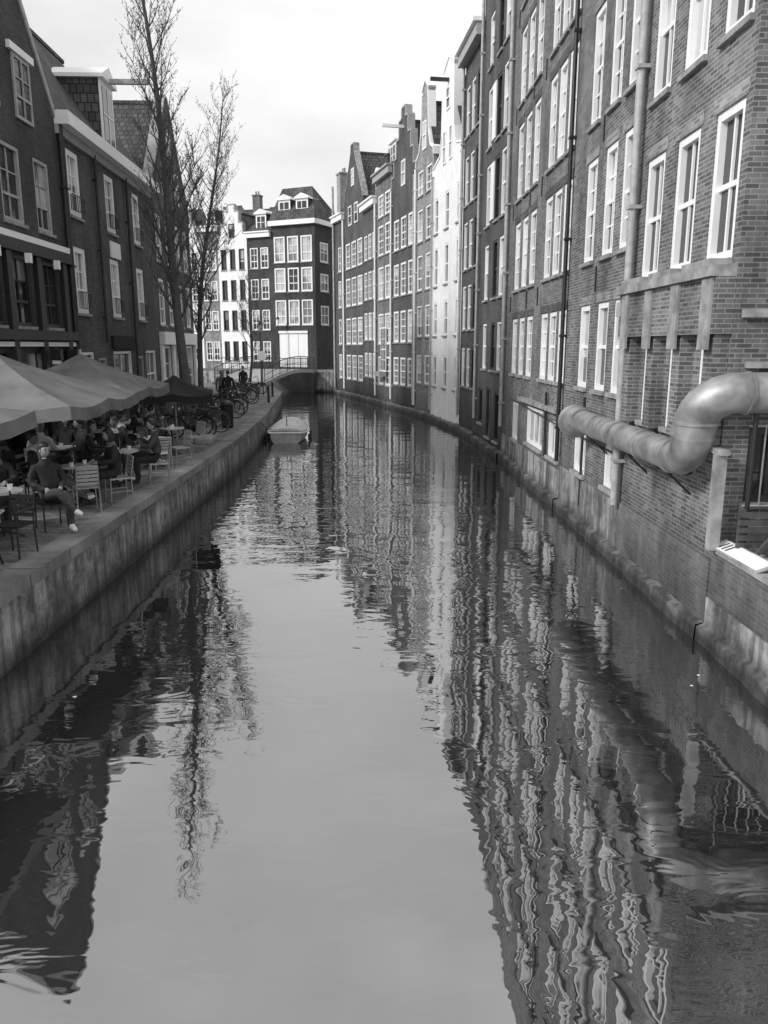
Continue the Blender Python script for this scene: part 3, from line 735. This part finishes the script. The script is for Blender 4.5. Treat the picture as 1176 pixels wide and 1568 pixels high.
# ------------------------------------------------------------ umbrellas
def umbrella(loc,hw,zt,ze,canv,rot=0):
    mb=MB(); n=5
    corners=[(-hw,-hw),(hw,-hw),(hw,hw),(-hw,hw)]
    mb.mat(canv)
    for s in range(4):
        a=corners[s]; b=corners[(s+1)%4]
        for h_ in range(2):
            m=((a[0]+b[0])/2,(a[1]+b[1])/2)
            p,q=(a,m) if h_==0 else (m,b)
            for i in range(n):
                for j in range(4):
                    def P(u,w):
                        x=(p[0]*(1-w)+q[0]*w)*u; y=(p[1]*(1-w)+q[1]*w)*u
                        sag=.10*math.sin(math.pi*u)*0.6 + .09*math.sin(math.pi*w)*u
                        return (x,y,zt-(zt-ze)*u**.92-sag)
                    u0,u1=i/n,(i+1)/n; w0,w1=j/4,(j+1)/4
                    mb.smooth=True
                    mb.face([P(u0,w0),P(u1,w0),P(u1,w1),P(u0,w1)])
            for j in range(6):
                w0,w1=j/6,(j+1)/6
                def E(w,dz):
                    x=(p[0]*(1-w)+q[0]*w); y=(p[1]*(1-w)+q[1]*w)
                    o=1.001+(.012 if dz>0 else 0)*math.sin(w*9)
                    return (x*o,y*o,ze-.09*math.sin(math.pi*w)-dz)
                mb.smooth=False
                mb.face([E(w0,0),E(w1,0),E(w1,.2+.02*((j)%2)),E(w0,.2+.02*((j+1)%2))])
    mb.mat('trim_grey')
    mb.smooth=False
    mb.tube([(0,0,0),(0,0,zt+.10)],.03,8)
    for k in range(8):
        a=corners[k//2]; b=corners[(k//2+1)%4]; c=a if k%2==0 else ((a[0]+b[0])/2,(a[1]+b[1])/2)
        rp=[]
        for i in range(6):
            u=i/5*.97; rp.append((c[0]*u,c[1]*u,zt-(zt-ze)*u**.92-.06*math.sin(math.pi*u)-.045))
        mb.tube(rp,.013,4)
        mb.tube([(0,0,zt-.75),(c[0]*.5,c[1]*.5,zt-(zt-ze)*.5**.92-.12)],.012,4)
    mb.mat('stone').box((0,0,.05),(.7,.7,.1))
    mb.obj('patio_umbrella',None,loc,rot)
Z=1.056
umbrella((-7.25,8.5,Z),2.35,2.75,2.05,'canvas_grey')
umbrella((-7.1,14.3,Z),2.0,2.82,2.0,'canvas_grey',.04)
umbrella((-7.5,19.4,Z),1.65,2.76,1.95,'canvas_grey',-.03)
umbrella((-6.25,23.2,Z),1.1,2.1,1.6,'canvas_dark',.2)

# ------------------------------------------------------------ furniture
mb=MB().mat('chair_metal')
for x in(-.2,.2):
    mb.tube([(x,-.22,0),(x*.95,-.2,.45),(x*.9,-.27,.85)],.012,6); mb.tube([(x,.2,0),(x*.95,.19,.45)],.012,6)
    mb.tube([(x*.95,-.2,.44),(x*.95,.19,.44)],.012,6)
    mb.tube([(x,-.22,.2),(x,.2,.2)],.008,5)
mb.tube([(-.19,.19,.44),(.19,.19,.44)],.012,6); mb.tube([(-.18,-.27,.85),(.18,-.27,.85)],.014,6)
mb.mat('chair_weave')
for i in range(7): mb.box((0,-.17+i*.058,.455),(.38,.045,.018))
for i in range(5): mb.box((0,-.215-.012*i,.54+i*.07),(.35,.014,.05))
CH=mb.mesh('cafe_chair')
mb=MB().mat('dark_metal')
for x in(-.2,.2):
    mb.tube([(x,-.22,0),(x*.95,-.2,.45),(x*.95,-.27,.88)],.014,6); mb.tube([(x,.2,0),(x*.95,.19,.66)],.014,6); mb.tube([(x,-.24,.66),(x,.2,.66)],.016,6)
mb.mat('canvas_dark'); mb.box((0,0,.45),(.42,.42,.03)); mb.mat('wood_dark')
for i in range(4): mb.box((0,-.225-.014*i,.55+i*.085),(.38,.018,.06))
CH2=mb.mesh('terrace_armchair')
def table(round_=True):
    mb=MB().mat('table_top')
    if round_:
        mb.tube([(0,0,.725),(0,0,.75)],.34,20); mb.mat('dark_metal').tube([(0,0,.03),(0,0,.725)],.025,8)
        for k in range(3):
            a=k*2.09; mb.tube([(0,0,.12),(.3*math.cos(a),.3*math.sin(a),.015)],.018,6)
    else:
        mb.box((0,0,.74),(.75,.7,.025)); mb.mat('dark_metal')
        for x in(-.3,.3):
            mb.tube([(x,-.28,0),(x,.28,.72)],.014,6); mb.tube([(x,.28,0),(x,-.28,.72)],.014,6)
    mb.mat('china')
    for (x,y) in((.14,.1),(-.12,-.12)):
        mb.tube([(x,y,.753),(x,y,.77),(x,y,.83)],[.02,.035,.042],10); mb.tube([(x,y,.7525),(x,y,.758)],.07,12)
    mb.mat('glass_dark').tube([(-.05,.17,.753),(-.05,.17,.92),(-.05,.17,.96),(-.05,.17,1.01)],[.034,.034,.013,.012],8)
    mb.mat('cloth_white').box((.08,-.18,.757),(.2,.14,.006),.4)
    return mb.mesh('cafe_table')
T1=table(True); T2=table(False)

# ------------------------------------------------------------ people
def skinned(verts,edges,tags,root=0,sub=1):
    me=bpy.data.meshes.new('tmp'); me.from_pydata([v[0] for v in verts],edges,[]); me.update()
    o=bpy.data.objects.new('tmp',me); COL.objects.link(o)
    md=o.modifiers.new('s','SKIN'); md.use_smooth_shade=True; md.branch_smoothing=.5
    for i,d in enumerate(me.skin_vertices[0].data):
        rr=verts[i][1]; d.radius=rr if isinstance(rr,tuple) else (rr,rr); d.use_root=(i==root)
    ss=o.modifiers.new('u','SUBSURF'); ss.levels=sub; ss.render_levels=sub
    bpy.context.view_layer.update()
    dg=bpy.context.evaluated_depsgraph_get(); ev=o.evaluated_get(dg); m2=bpy.data.meshes.new_from_object(ev)
    V=[v.co.copy() for v in m2.vertices]; Fc=[tuple(p.vertices) for p in m2.polygons]
    segs=[(Vector(verts[a][0]),Vector(verts[b][0]),verts[a][1] if not isinstance(verts[a][1],tuple) else verts[a][1][0],t) for (a,b),t in zip(edges,tags)]
    out=[]
    for f in Fc:
        c=sum((V[i] for i in f),Vector())/len(f); best=None
        for a,b,r,t in segs:
            ab=b-a; k=max(0,min(1,(c-a).dot(ab)/max(ab.length_squared,1e-9))); dd=(c-a-ab*k).length-r*.3
            if best is None or dd<best[0]: best=(dd,t)
        out.append(best[1])
    bpy.data.objects.remove(o); bpy.data.meshes.remove(me); bpy.data.meshes.remove(m2)
    return V,Fc,out
def person(name,J,mats,hair='hair_dark',long=False,look=0.0,scarf=None):
    mb=MB()
    names=list(J.keys()); idx={k:i for i,k in enumerate(names)}
    verts=[J[k] for k in names]
    E=[('pelvis','spine','top'),('spine','chest','top'),('chest','neckb','top'),('neckb','neck','skin'),('pelvis','hipL','leg'),('pelvis','hipR','leg')]
    for s in 'LR':
        E+=[('chest','sh'+s,'top'),('sh'+s,'el'+s,'top'),('el'+s,'wr'+s,'top'),('wr'+s,'pa'+s,'skin'),('hip'+s,'kn'+s,'leg'),('kn'+s,'an'+s,'leg'),('an'+s,'toe'+s,'shoe')]
    V,Fc,T=skinned(verts,[(idx[a],idx[b]) for a,b,_ in E],[t for _,_,t in E],root=idx['pelvis'],sub=2)
    mm={'top':mats[0],'leg':mats[1],'skin':mats[2],'shoe':mats[3]}
    vt={}
    for f,t in zip(Fc,T):
        for i in f: vt.setdefault(i,t)
    V2=[]
    for i,v in enumerate(V):
        if vt.get(i) in('top','leg'):
            a=.006*math.sin(v.z*70+v.x*25)+.005*math.sin(v.y*60+v.z*33)
            c=Vector((0,0,v.z)); d=(v-c)
            if d.length>.01: v=v+d.normalized()*a
        V2.append(tuple(v))
    mb.v.extend(V2)
    for f,t in zip(Fc,T):
        mb.mat(mm[t]); mb.f.append(f); mb.mi.append(mb.cur); mb.sm.append(True)
    nb=Vector(J['neckb'][0]); mb.mat(scarf or mats[0]); mb.tube([nb+Vector((0,0,-.03)),nb+Vector((0,.005,.03)),nb+Vector((0,.008,.06))],[.105,.085,.072],14)
    mb.mat(mats[2])
    for s in 'LR':
        p=Vector(J['pa'+s][0]); w=Vector(J['wr'+s][0]); d=(p-w).normalized(); sd=d.cross(Vector((0,0,1)))
        if sd.length<.1: sd=Vector((1,0,0))
        sd.normalize(); dn=d.cross(sd); dn=dn if dn.z<0 else -dn
        for k,(o,l) in enumerate([(-.028,.062),(-.01,.074),(.01,.07),(.028,.055)]):
            a=p+sd*o; b=a+d*l*.5+dn*.004; c=b+d*l*.3+dn*.02; e2=c+d*l*.15+dn*.025
            mb.tube([a-d*.02,b,c,e2],[.0095,.009,.008,.006],6)
        th=sd*(-1 if s=='R' else 1)
        a=p-d*.03+th*.02; mb.tube([a,a+th*.035+d*.02,a+th*.045+d*.05],[.011,.010,.007],6)
    nk=Vector(J['neck'][0]); c=nk+Vector((0,.025,.115)); M0=Matrix.Rotation(look,3,'Z')@Matrix.Rotation(-.12,3,'X')
    tmp=MB()
    def hf(p):
        q=p.copy()
        if q.z<0: q.x*=1+1.6*q.z
        if q.z<-.02 and q.y<0: q.y*=.85
        if abs(q.x)<.05 and -.005<q.z<.03 and q.y>.05: q.y-=.008
        return q
    tmp.mat(mats[2]); tmp.ell((0,0,0),(.074,.093,.115),18,14,hf)
    tmp.faces([(-.014,.084,-.024),(.014,.084,-.024),(0,.112,-.02),(0,.088,.022)],[(0,1,2),(1,3,2),(3,0,2)])
    for x in(-.076,.076): tmp.ell((x,-.005,-.005),(.012,.02,.03),8,6)
    tmp.mat('eye_mat')
    for x in(-.03,.03): tmp.ell((x,.076,.012),(.012,.008,.006),8,5)
    tmp.mat(hair)
    for x in(-.03,.03): tmp.ell((x,.083,.032),(.018,.006,.004),8,4)
    tmp.mat('lip'); tmp.ell((0,.083,-.052),(.02,.007,.006),8,5)
    tmp.mat(hair)
    def hr(p):
        q=p.copy()
        if q.y>0.02 and q.z<.05: q.y=.02+(q.y-.02)*.25; q.x*=.98
        if q.z<-.03 and not long: q.z=-.03+(q.z+.03)*.4; q.x*=.85
        if q.z<0 and long: q.z*=1.9; q.y=min(q.y,.01)
        w=1+.03*math.sin(p.x*120+p.z*80)
        return q*w
    tmp.ell((0,-.014,.018),(.088,.106,.120),18,14,hr)
    b0=len(mb.v); mb.v.extend([tuple(M0@Vector(v)+c) for v in tmp.v])
    for f,mi in zip(tmp.f,tmp.mi):
        mb.mat(tmp.mats[mi]); mb.f.append(tuple(b0+i for i in f)); mb.mi.append(mb.cur); mb.sm.append(True)
    return mb.mesh(name)
def sit(lean=0,arms='table',legs='normal'):
    J={}
    def S(k,p,r): J[k]=(Vector((p[0],p[1]+ (p[2]-.5)*lean if p[2]>.5 and k[:2] not in('kn','an','to') else p[1],p[2])),r)
    S('pelvis',(0,0,.57),(.175,.14)); S('spine',(0,-.03,.74),(.16,.13)); S('chest',(0,-.03,.94),(.165,.125)); S('neckb',(0,-.01,1.09),.085); S('neck',(0,.01,1.17),.052)
    for s,x in(('L',-1),('R',1)):
        S('sh'+s,(x*.18,-.02,1.02),.08)
        if arms=='table': S('el'+s,(x*.27,.08,.80),.062); S('wr'+s,(x*.15,.33,.79),.043); S('pa'+s,(x*.12,.40,.785),(.038,.022))
        elif arms=='lap': S('el'+s,(x*.27,-.04,.77),.062); S('wr'+s,(x*.13,.18,.68),.043); S('pa'+s,(x*.08,.24,.67),(.038,.022))
        else: S('el'+s,(x*.25,.12,.84),.062); S('wr'+s,(x*.08,.30,1.0 if x>0 else .82),.043); S('pa'+s,(x*.06,.33,1.06 if x>0 else .84),(.038,.022))
        S('hip'+s,(x*.10,.06,.545),.11)
        if legs=='cross' and s=='R':
            S('kn'+s,(.03,.47,.68),.082); S('an'+s,(-.16,.62,.36),.055); S('toe'+s,(-.2,.78,.33),(.045,.035))
        elif legs=='out': S('kn'+s,(x*.13,.48,.53),.082); S('an'+s,(x*.12,.82,.13),.055); S('toe'+s,(x*.13,.98,.17),(.048,.036))
        else: S('kn'+s,(x*.13,.46,.54),.082); S('an'+s,(x*.13,.44,.10),.058); S('toe'+s,(x*.14,.62,.045),(.048,.036))
    return J
def stand(walk=.15):
    J={'pelvis':(Vector((0,0,.95)),(.17,.13)),'spine':(Vector((0,0,1.12)),(.16,.12)),'chest':(Vector((0,0,1.32)),(.17,.125)),'neckb':(Vector((0,0,1.46)),.08),'neck':(Vector((0,.01,1.54)),.052)}
    for s,x in(('L',-1),('R',1)):
        w=walk*x
        J['sh'+s]=(Vector((x*.19,0,1.40)),.078); J['el'+s]=(Vector((x*.26,-w*.5,1.12)),.058); J['wr'+s]=(Vector((x*.26,.08-w,.88)),.04); J['pa'+s]=(Vector((x*.26,.1-w,.81)),.03)
        J['hip'+s]=(Vector((x*.1,0,.90)),.11); J['kn'+s]=(Vector((x*.11,w+.03,.50)),.078); J['an'+s]=(Vector((x*.11,w*1.3-.04,.09)),.055); J['toe'+s]=(Vector((x*.12,w*1.3+.14,.04)),(.046,.036))
    return J
PM=[person('seated_person',sit(-.22,'lap','cross'),('cloth_black','denim','skin','shoe_white'),look=.3),
    person('seated_person',sit(.15,'table'),('cloth_black','cloth_black','skin','shoe_dark'),long=True,look=-.3,scarf='cloth_grey'),
    person('seated_person',sit(.1,'lap','cross'),('cloth_grey','denim','skin','shoe_white'),look=.4),
    person('seated_person',sit(.2,'table'),('cloth_white','denim','skin','shoe_dark'),hair='hair_light',long=True),
    person('seated_person',sit(-.05,'lap','out'),('cloth_black','cloth_grey','skin_dark','shoe_white'),look=-.5,scarf='cloth_white'),
    person('seated_person',sit(.12,'phone','cross'),('denim','cloth_black','skin','shoe_dark'),hair='hair_dark')]
SP=[person('pedestrian',stand(.18),('cloth_black','denim','skin','shoe_dark')),person('pedestrian',stand(.02),('cloth_grey','cloth_black','skin','shoe_white'),hair='hair_light',long=True)]
def seat(pi,x,y,rot,ch=0):
    if pi is not None: inst('seated_person',PM[pi],(x,y,Z),rot)
    inst('cafe_chair' if ch==0 else 'terrace_armchair',CH if ch==0 else CH2,(x,y,Z),rot)
def group(x,y,rot,seats,t=0):
    inst('cafe_table',T1 if t==0 else T2,(x,y,Z),rot)
    for k,pi,ch in seats:
        a=rot+k*math.pi/2+R.uniform(-.15,.15); r=.72
        px=x+math.sin(a)*r; py=y-math.cos(a)*r
        seat(pi if pi!='e' else None,px,py,a,ch)
seat(0,-5.45,12.35,math.radians(222),1)
inst('cafe_table',T1,(-5.95,11.7,Z),.3); seat(1,-6.35,12.5,math.radians(200),1)
group(-6.9,11.0,.3,[(0,4,1),(2,5,0),(1,3,0)],1)
inst('cafe_table',T2,(-5.5,9.9,Z),.2); seat(None,-5.3,10.7,math.radians(170),1)
group(-5.75,14.3,.5,[(1,1,0),(3,4,1),(0,'e',0)],0)
group(-7.6,14.0,.1,[(0,2,0),(2,3,0),(1,1,1)],1)
group(-5.6,16.4,.4,[(1,5,0),(3,1,1),(2,4,0)],0)
group(-7.3,16.9,0,[(0,3,0),(2,0,0),(1,2,1)],1)
group(-5.65,18.7,.7,[(1,'e',0),(3,4,0),(0,'e',0)],0)
group(-7.3,20.4,.3,[(1,1,0),(3,2,0)],1)
group(-5.8,21.0,1.0,[(1,'e',0),(2,'e',0),(3,5,0)],0)
group(-8.5,12.2,.1,[(0,1,0),(2,0,0)],1)
group(-5.6,8.6,.3,[(2,'e',1),(3,'e',1)],1)
group(-7.6,22.6,.2,[(1,3,0),(3,4,0)],0)
group(-6.9,8.9,.5,[(2,4,1),(1,2,0)],1)
inst('pedestrian',SP[0],(-7.6,38,Z),.3); inst('pedestrian',SP[1],(-8.0,38.4,Z),.2); inst('pedestrian',SP[0],(-8.3,46,Z),3.0); inst('pedestrian',SP[1],(-8.4,26.2,Z),2.6)
inst('terrace_armchair',CH2,(5.0,9.0,1.3),1.3); inst('terrace_armchair',CH2,(5.1,8.2,1.3),1.9); inst('cafe_table',T2,(5.9,8.8,1.3),0)

# ------------------------------------------------------------ bicycles
def bicycle():
    mb=MB().mat('rubber')
    def ringpts(cx,r,n=22): return [(0,cx+r*math.cos(2*math.pi*k/n),.35+r*math.sin(2*math.pi*k/n)) for k in range(n)]
    for cx in(-.53,.55):
        mb.mat('rubber'); mb.tube(ringpts(cx,.335),.022,6,closed=True)
        mb.mat('chair_metal'); mb.tube(ringpts(cx,.31),.01,4,closed=True)
        for k in range(12):
            a=2*math.pi*k/12; mb.tube([(0,cx,.35),(0,cx+.31*math.cos(a),.35+.31*math.sin(a))],.0025,3,cap=False)
        mb.tube([(-.04,cx,.35),(.04,cx,.35)],.02,6)
        mb.mat('dark_metal'); mb.tube([(0,cx+.375*math.cos(a),.35+.375*math.sin(a)) for a in [math.radians(q) for q in range(20 if cx<0 else 30,191 if cx<0 else 171,15)]],.014,5)
    mb.mat('dark_metal')
    bb=(0,-.05,.30); st=(0,-.22,.80); hd=(0,.36,.88); hb=(0,.40,.72)
    for a,b,r in [(bb,st,.016),(bb,hb,.018),(st,hb,.014),(st,(0,-.53,.35),.009),(bb,(0,-.53,.35),.011),(hd,hb,.018)]: mb.tube([a,b],r,6)
    mb.tube([hb,(0,.45,.55),(0,.55,.35)],.013,6); mb.tube([hd,(0,.34,1.05)],.012,6)
    mb.tube([(-.29,.18,1.07),(-.24,.30,1.09),(0,.36,1.05),(.24,.30,1.09),(.29,.18,1.07)],.012,6)
    mb.tube([st,(0,-.25,.93)],.012,6)
    mb.mat('rubber'); mb.ell((0,-.28,.95),(.08,.13,.035),10,6)
    for x in(-.29,.29): mb.tube([(x,.21,1.07),(x*1.02,.10,1.065)],.017,6)
    mb.mat('dark_metal'); mb.tube([(.04,-.05,.30),(.06,-.05,.30)],.09,14); mb.tube([(.05,-.05,.3),(.09,.06,.2)],.01,5); mb.tube([(-.05,-.05,.3),(-.09,-.16,.4)],.01,5)
    mb.box((.11,.08,.19),(.08,.09,.02)); mb.box((-.11,-.18,.41),(.08,.09,.02))
    mb.box((0,-.55,.76),(.12,.36,.015)); mb.tube([(.05,-.66,.75),(.03,-.53,.35)],.006,4); mb.tube([(-.05,-.66,.75),(-.03,-.53,.35)],.006,4)
    mb.mat('trim_white').ell((0,.42,.95),(.035,.03,.035),8,6)
    return mb
BK=bicycle().mesh('bicycle')
bb=bicycle(); bb.mat('wood_dark')
for k in range(4):
    z=.78+k*.07
    bb.tube([(-.18-.01*k,.5,z),(.18+.01*k,.5,z),(.18+.01*k,.78,z),(-.18-.01*k,.78,z)],.012,4,closed=True)
bb.box((0,.64,.77),(.34,.26,.02)); BK2=bb.mesh('bicycle')
br=random.Random(5)
def bike(x,y,rot,k=0):
    o=inst('bicycle',BK if k==0 else BK2,(x,y,Z),rot); o.rotation_euler=(0,br.choice([-1,1])*.09,rot)
bike(-6.25,24.9,1.35); bike(-6.6,25.7,1.7,1); bike(-6.2,26.6,-1.3); bike(-7.3,26.9,.4); bike(-6.7,28.6,1.2)
for i,y in enumerate([32,34,35.2,36.6,38.3,40,41.2,43,44.2,46.2,48.5]):
    x=-6.65-.1*(y-31)*.9+br.uniform(-.2,.2)
    bike(x,y,1.35+br.uniform(-.5,.5)+(math.pi if br.random()<.4 else 0),i%3==0)
for y in(30,31.3,33,35): bike(-9.0,y,br.uniform(-.2,.2),0)

# ------------------------------------------------------------ street furniture
mb=MB().mat('dark_metal')
mb.tube([(0,0,0),(0,0,.06),(0,0,.8),(0,0,.84)],[.2,.22,.24,.26],8); mb.tube([(0,0,.86),(0,0,.93),(0,0,.98)],[.25,.22,.1],8); mb.box((0,0,.85),(.06,.5,.05))
mb.obj('litter_bin',None,(-5.75,28.3,Z))
mb=MB(); mb.mat('trim_grey'); mb.box((0,0,.07),(.5,1.4,.14)); mb.obj('bicycle_stand_base',None,(-5.6,24.2,Z),.1)
mb=MB().mat('dark_metal'); mb.tube([(0,0,0),(0,0,.05),(0,0,.75),(0,0,.8),(0,0,.86)],[.09,.07,.055,.075,.03],10); BOL=mb.mesh('bollard')
for x,y in((-6.1,41),(-6.6,46)): inst('bollard',BOL,(x,y,Z))
def lamp(loc,h=4.6):
    mb=MB().mat('dark_metal'); mb.tube([(0,0,0),(0,0,.3),(0,0,.35),(0,0,h-.7)],[.11,.1,.055,.035],10)
    mb.mat('trim_white'); mb.tube([(0,0,h-.65),(0,0,h-.2)],[.09,.16],6); mb.mat('dark_metal'); mb.tube([(0,0,h-.2),(0,0,h-.05),(0,0,h+.08)],[.2,.1,.02],6)
    mb.obj('street_lamp',None,loc)
lamp((-9.0,57.3,Z)); lamp((-9.5,70.8,1.9))
def planter(loc,rot=0,seed=0):
    r=random.Random(seed); mb=MB().mat('wood_dark'); mb.box((0,0,.25),(.8,.35,.5)); mb.box((0,0,.5),(.86,.41,.04)); mb.mat('plant_green')
    for k in range(260):
        c=Vector((r.gauss(0,.2),r.gauss(0,.09),.55+abs(r.gauss(.1,.18)))); u=Vector((r.uniform(-1,1),r.uniform(-1,1),r.uniform(-.2,1))).normalized()*.06; v=u.orthogonal().normalized()*.025
        mb.face([c-u,c+v,c+u,c-v])
    mb.obj('planter_box',None,loc,rot)
for i,(x,y,rt) in enumerate([(-8.9,25,1.57),(-8.9,28,1.57),(-9.0,31.5,1.57),(-8.8,22,1.57),(-6.8,30.2,.3)]): planter((x,y,Z),rt,i)
mb=MB().mat('wood_dark')
for s in(-1,1):
    mb.hexa([(-.3,s*.25,0),(.3,s*.25,0),(.3,s*.22,0),(-.3,s*.22,0),(-.3,s*.03,1.0),(.3,s*.03,1.0),(.3,s*.0,1.0),(-.3,s*.0,1.0)])
mb.obj('sandwich_board',None,(-7.9,29.2,Z),.3)
mb=MB().mat('dark_metal'); mb.tube([(0,0,0),(0,0,2.6)],.03,8); mb.mat('trim_white')
mb.tube([(0,-.03,2.35),(0,-.045,2.35)],.28,20); mb.obj('traffic_sign',None,(-7.3,47,Z),0)
mb=MB().mat('trim_white'); fr_=random.Random(9)
for x,y in((3.9,8.9),(3.7,8.6),(-3.6,8.3),(4.0,12.4)):
    k=fr_.randint(5,7); r0=fr_.uniform(.015,.03)
    mb.face([(x+r0*math.cos(2*math.pi*i/k)*fr_.uniform(.6,1.2),y+r0*math.sin(2*math.pi*i/k)*fr_.uniform(.6,1.2),.006) for i in range(k)])
mb.obj('floating_litter')

# ------------------------------------------------------------ boat
e=empty('moored_boat')
n=14; secs=[]
for i in range(n+1):
    t=i/n; y=-1.9+3.8*t
    w=.84*math.sqrt(max(0,1-((t-.45)/.58)**2))**.75 if t>.45 else .84*(1-.22*((.45-t)/.45)**2)
    w=max(w,.04); sh=.46+.2*max(0,(t-.4)/.6)**2+.06*max(0,(.4-t)/.4)**2
    sec=[]
    for k in range(11):
        a=math.pi*k/10; x=-math.copysign(abs(math.cos(a))**.8,math.cos(a))*w; z=sh-(sh+.12)*math.sin(a)**.6
        sec.append(Vector((x,y,z)))
    secs.append((sec,w,sh,y))
hull=MB().mat('boat_hull',True)
V=[p for s_,_,_,_ in secs for p in s_]; hull.faces(V,[(i*11+k,i*11+k+1,(i+1)*11+k+1,(i+1)*11+k) for i in range(n) for k in range(10)]); hull.smooth=False; hull.faces(secs[0][0],[tuple(range(11))])
hull.obj('hull',e)
cv=MB().mat('boat_cover',True); V=[]
for s_,w,sh,y in secs:
    for k in range(9):
        u=-1+k/4; V.append((u*(w+.035),y,sh+.03+.2*(1-u*u)*(.35+.65*math.sin(math.pi*min(1,max(0,(y+1.95)/3.9)))) - (.13 if abs(u)==1 else 0)))
cv.faces(V,[(i*9+k,(i+1)*9+k,(i+1)*9+k+1,i*9+k+1) for i in range(n) for k in range(8)])
cv.faces([V[k] for k in range(9)],[tuple(range(9))]); cv.obj('cover',e)
gw=MB().mat('trim_white')
for sgn in(-1,1): gw.tube([(sgn*(w+.03),y,sh-.08) for _,w,sh,y in secs],.035,6)
w0,sh0=secs[0][1],secs[0][2]; gw.tube([(-w0-.03,-1.92,sh0-.08),(w0+.03,-1.92,sh0-.08)],.035,6)
gw.mat('dark_metal').tube([(0,-1.2,.6),(0,-1.2,1.05)],.02,6)
gw.obj('gunwale_and_post',e)
fd=MB().mat('rubber')
for sgn in(-1,1):
    for y in(-1,.4): fd.tube([(sgn*.93,y,.3),(sgn*.93,y,.02)],.05,8)
fd.obj('fenders',e)
e.location=(-4.2,34.0,0); e.rotation_euler=(0,0,.05)
mb=MB().mat('rubber'); mb.tube([(-4.6,32.5,.5),(-4.9,32.0,.62),(-5.12,31.3,1.06)],.012,5); mb.obj('mooring_rope')

# ------------------------------------------------------------ light
SUN=Vector((-.82,-.45,.58)).normalized()
w=bpy.data.worlds.new('World'); sc.world=w; w.use_nodes=True; nt=w.node_tree
bg=nt.nodes['Background']; sky=N(nt,'ShaderNodeTexSky'); sky.sky_type='NISHITA'; sky.sun_disc=False
sky.sun_elevation=math.asin(SUN.z); sky.sun_rotation=math.atan2(SUN.x,SUN.y); sky.dust_density=3
bw=N(nt,'ShaderNodeRGBToBW'); nt.links.new(sky.outputs[0],bw.inputs[0])
tc=N(nt,'ShaderNodeTexCoord'); mp=N(nt,'ShaderNodeMapping'); mp.inputs['Scale'].default_value=(1,1,2.2); nt.links.new(tc.outputs['Generated'],mp.inputs[0])
cn=N(nt,'ShaderNodeTexNoise'); cn.inputs['Scale'].default_value=2.4; cn.inputs['Detail'].default_value=6; nt.links.new(mp.outputs[0],cn.inputs['Vector'])
cr=N(nt,'ShaderNodeMapRange'); cr.inputs['From Min'].default_value=.35; cr.inputs['From Max'].default_value=.65; cr.inputs['To Min'].default_value=8.8; cr.inputs['To Max'].default_value=12.0
nt.links.new(cn.outputs['Fac'],cr.inputs['Value'])
mxx=N(nt,'ShaderNodeMix'); mxx.data_type='FLOAT'; mxx.inputs[0].default_value=.85
nt.links.new(bw.outputs[0],mxx.inputs[2]); nt.links.new(cr.outputs[0],mxx.inputs[3])
nt.links.new(mxx.outputs[0],bg.inputs['Color']); bg.inputs['Strength'].default_value=.1
l=bpy.data.lights.new('sun','SUN'); l.energy=2.4; l.angle=math.radians(10); o=bpy.data.objects.new('sun',l); COL.objects.link(o)
o.rotation_euler=SUN.to_track_quat('Z','Y').to_euler()
# ------------------------------------------------------------ camera
c=bpy.data.cameras.new('camera'); co=bpy.data.objects.new('camera',c); COL.objects.link(co); sc.camera=co
co.location=(0,0,4); co.rotation_euler=(math.radians(90-12.2),0,0); c.sensor_fit='HORIZONTAL'; c.sensor_width=36; c.lens=36.06; c.clip_end=2000; c.clip_start=.05
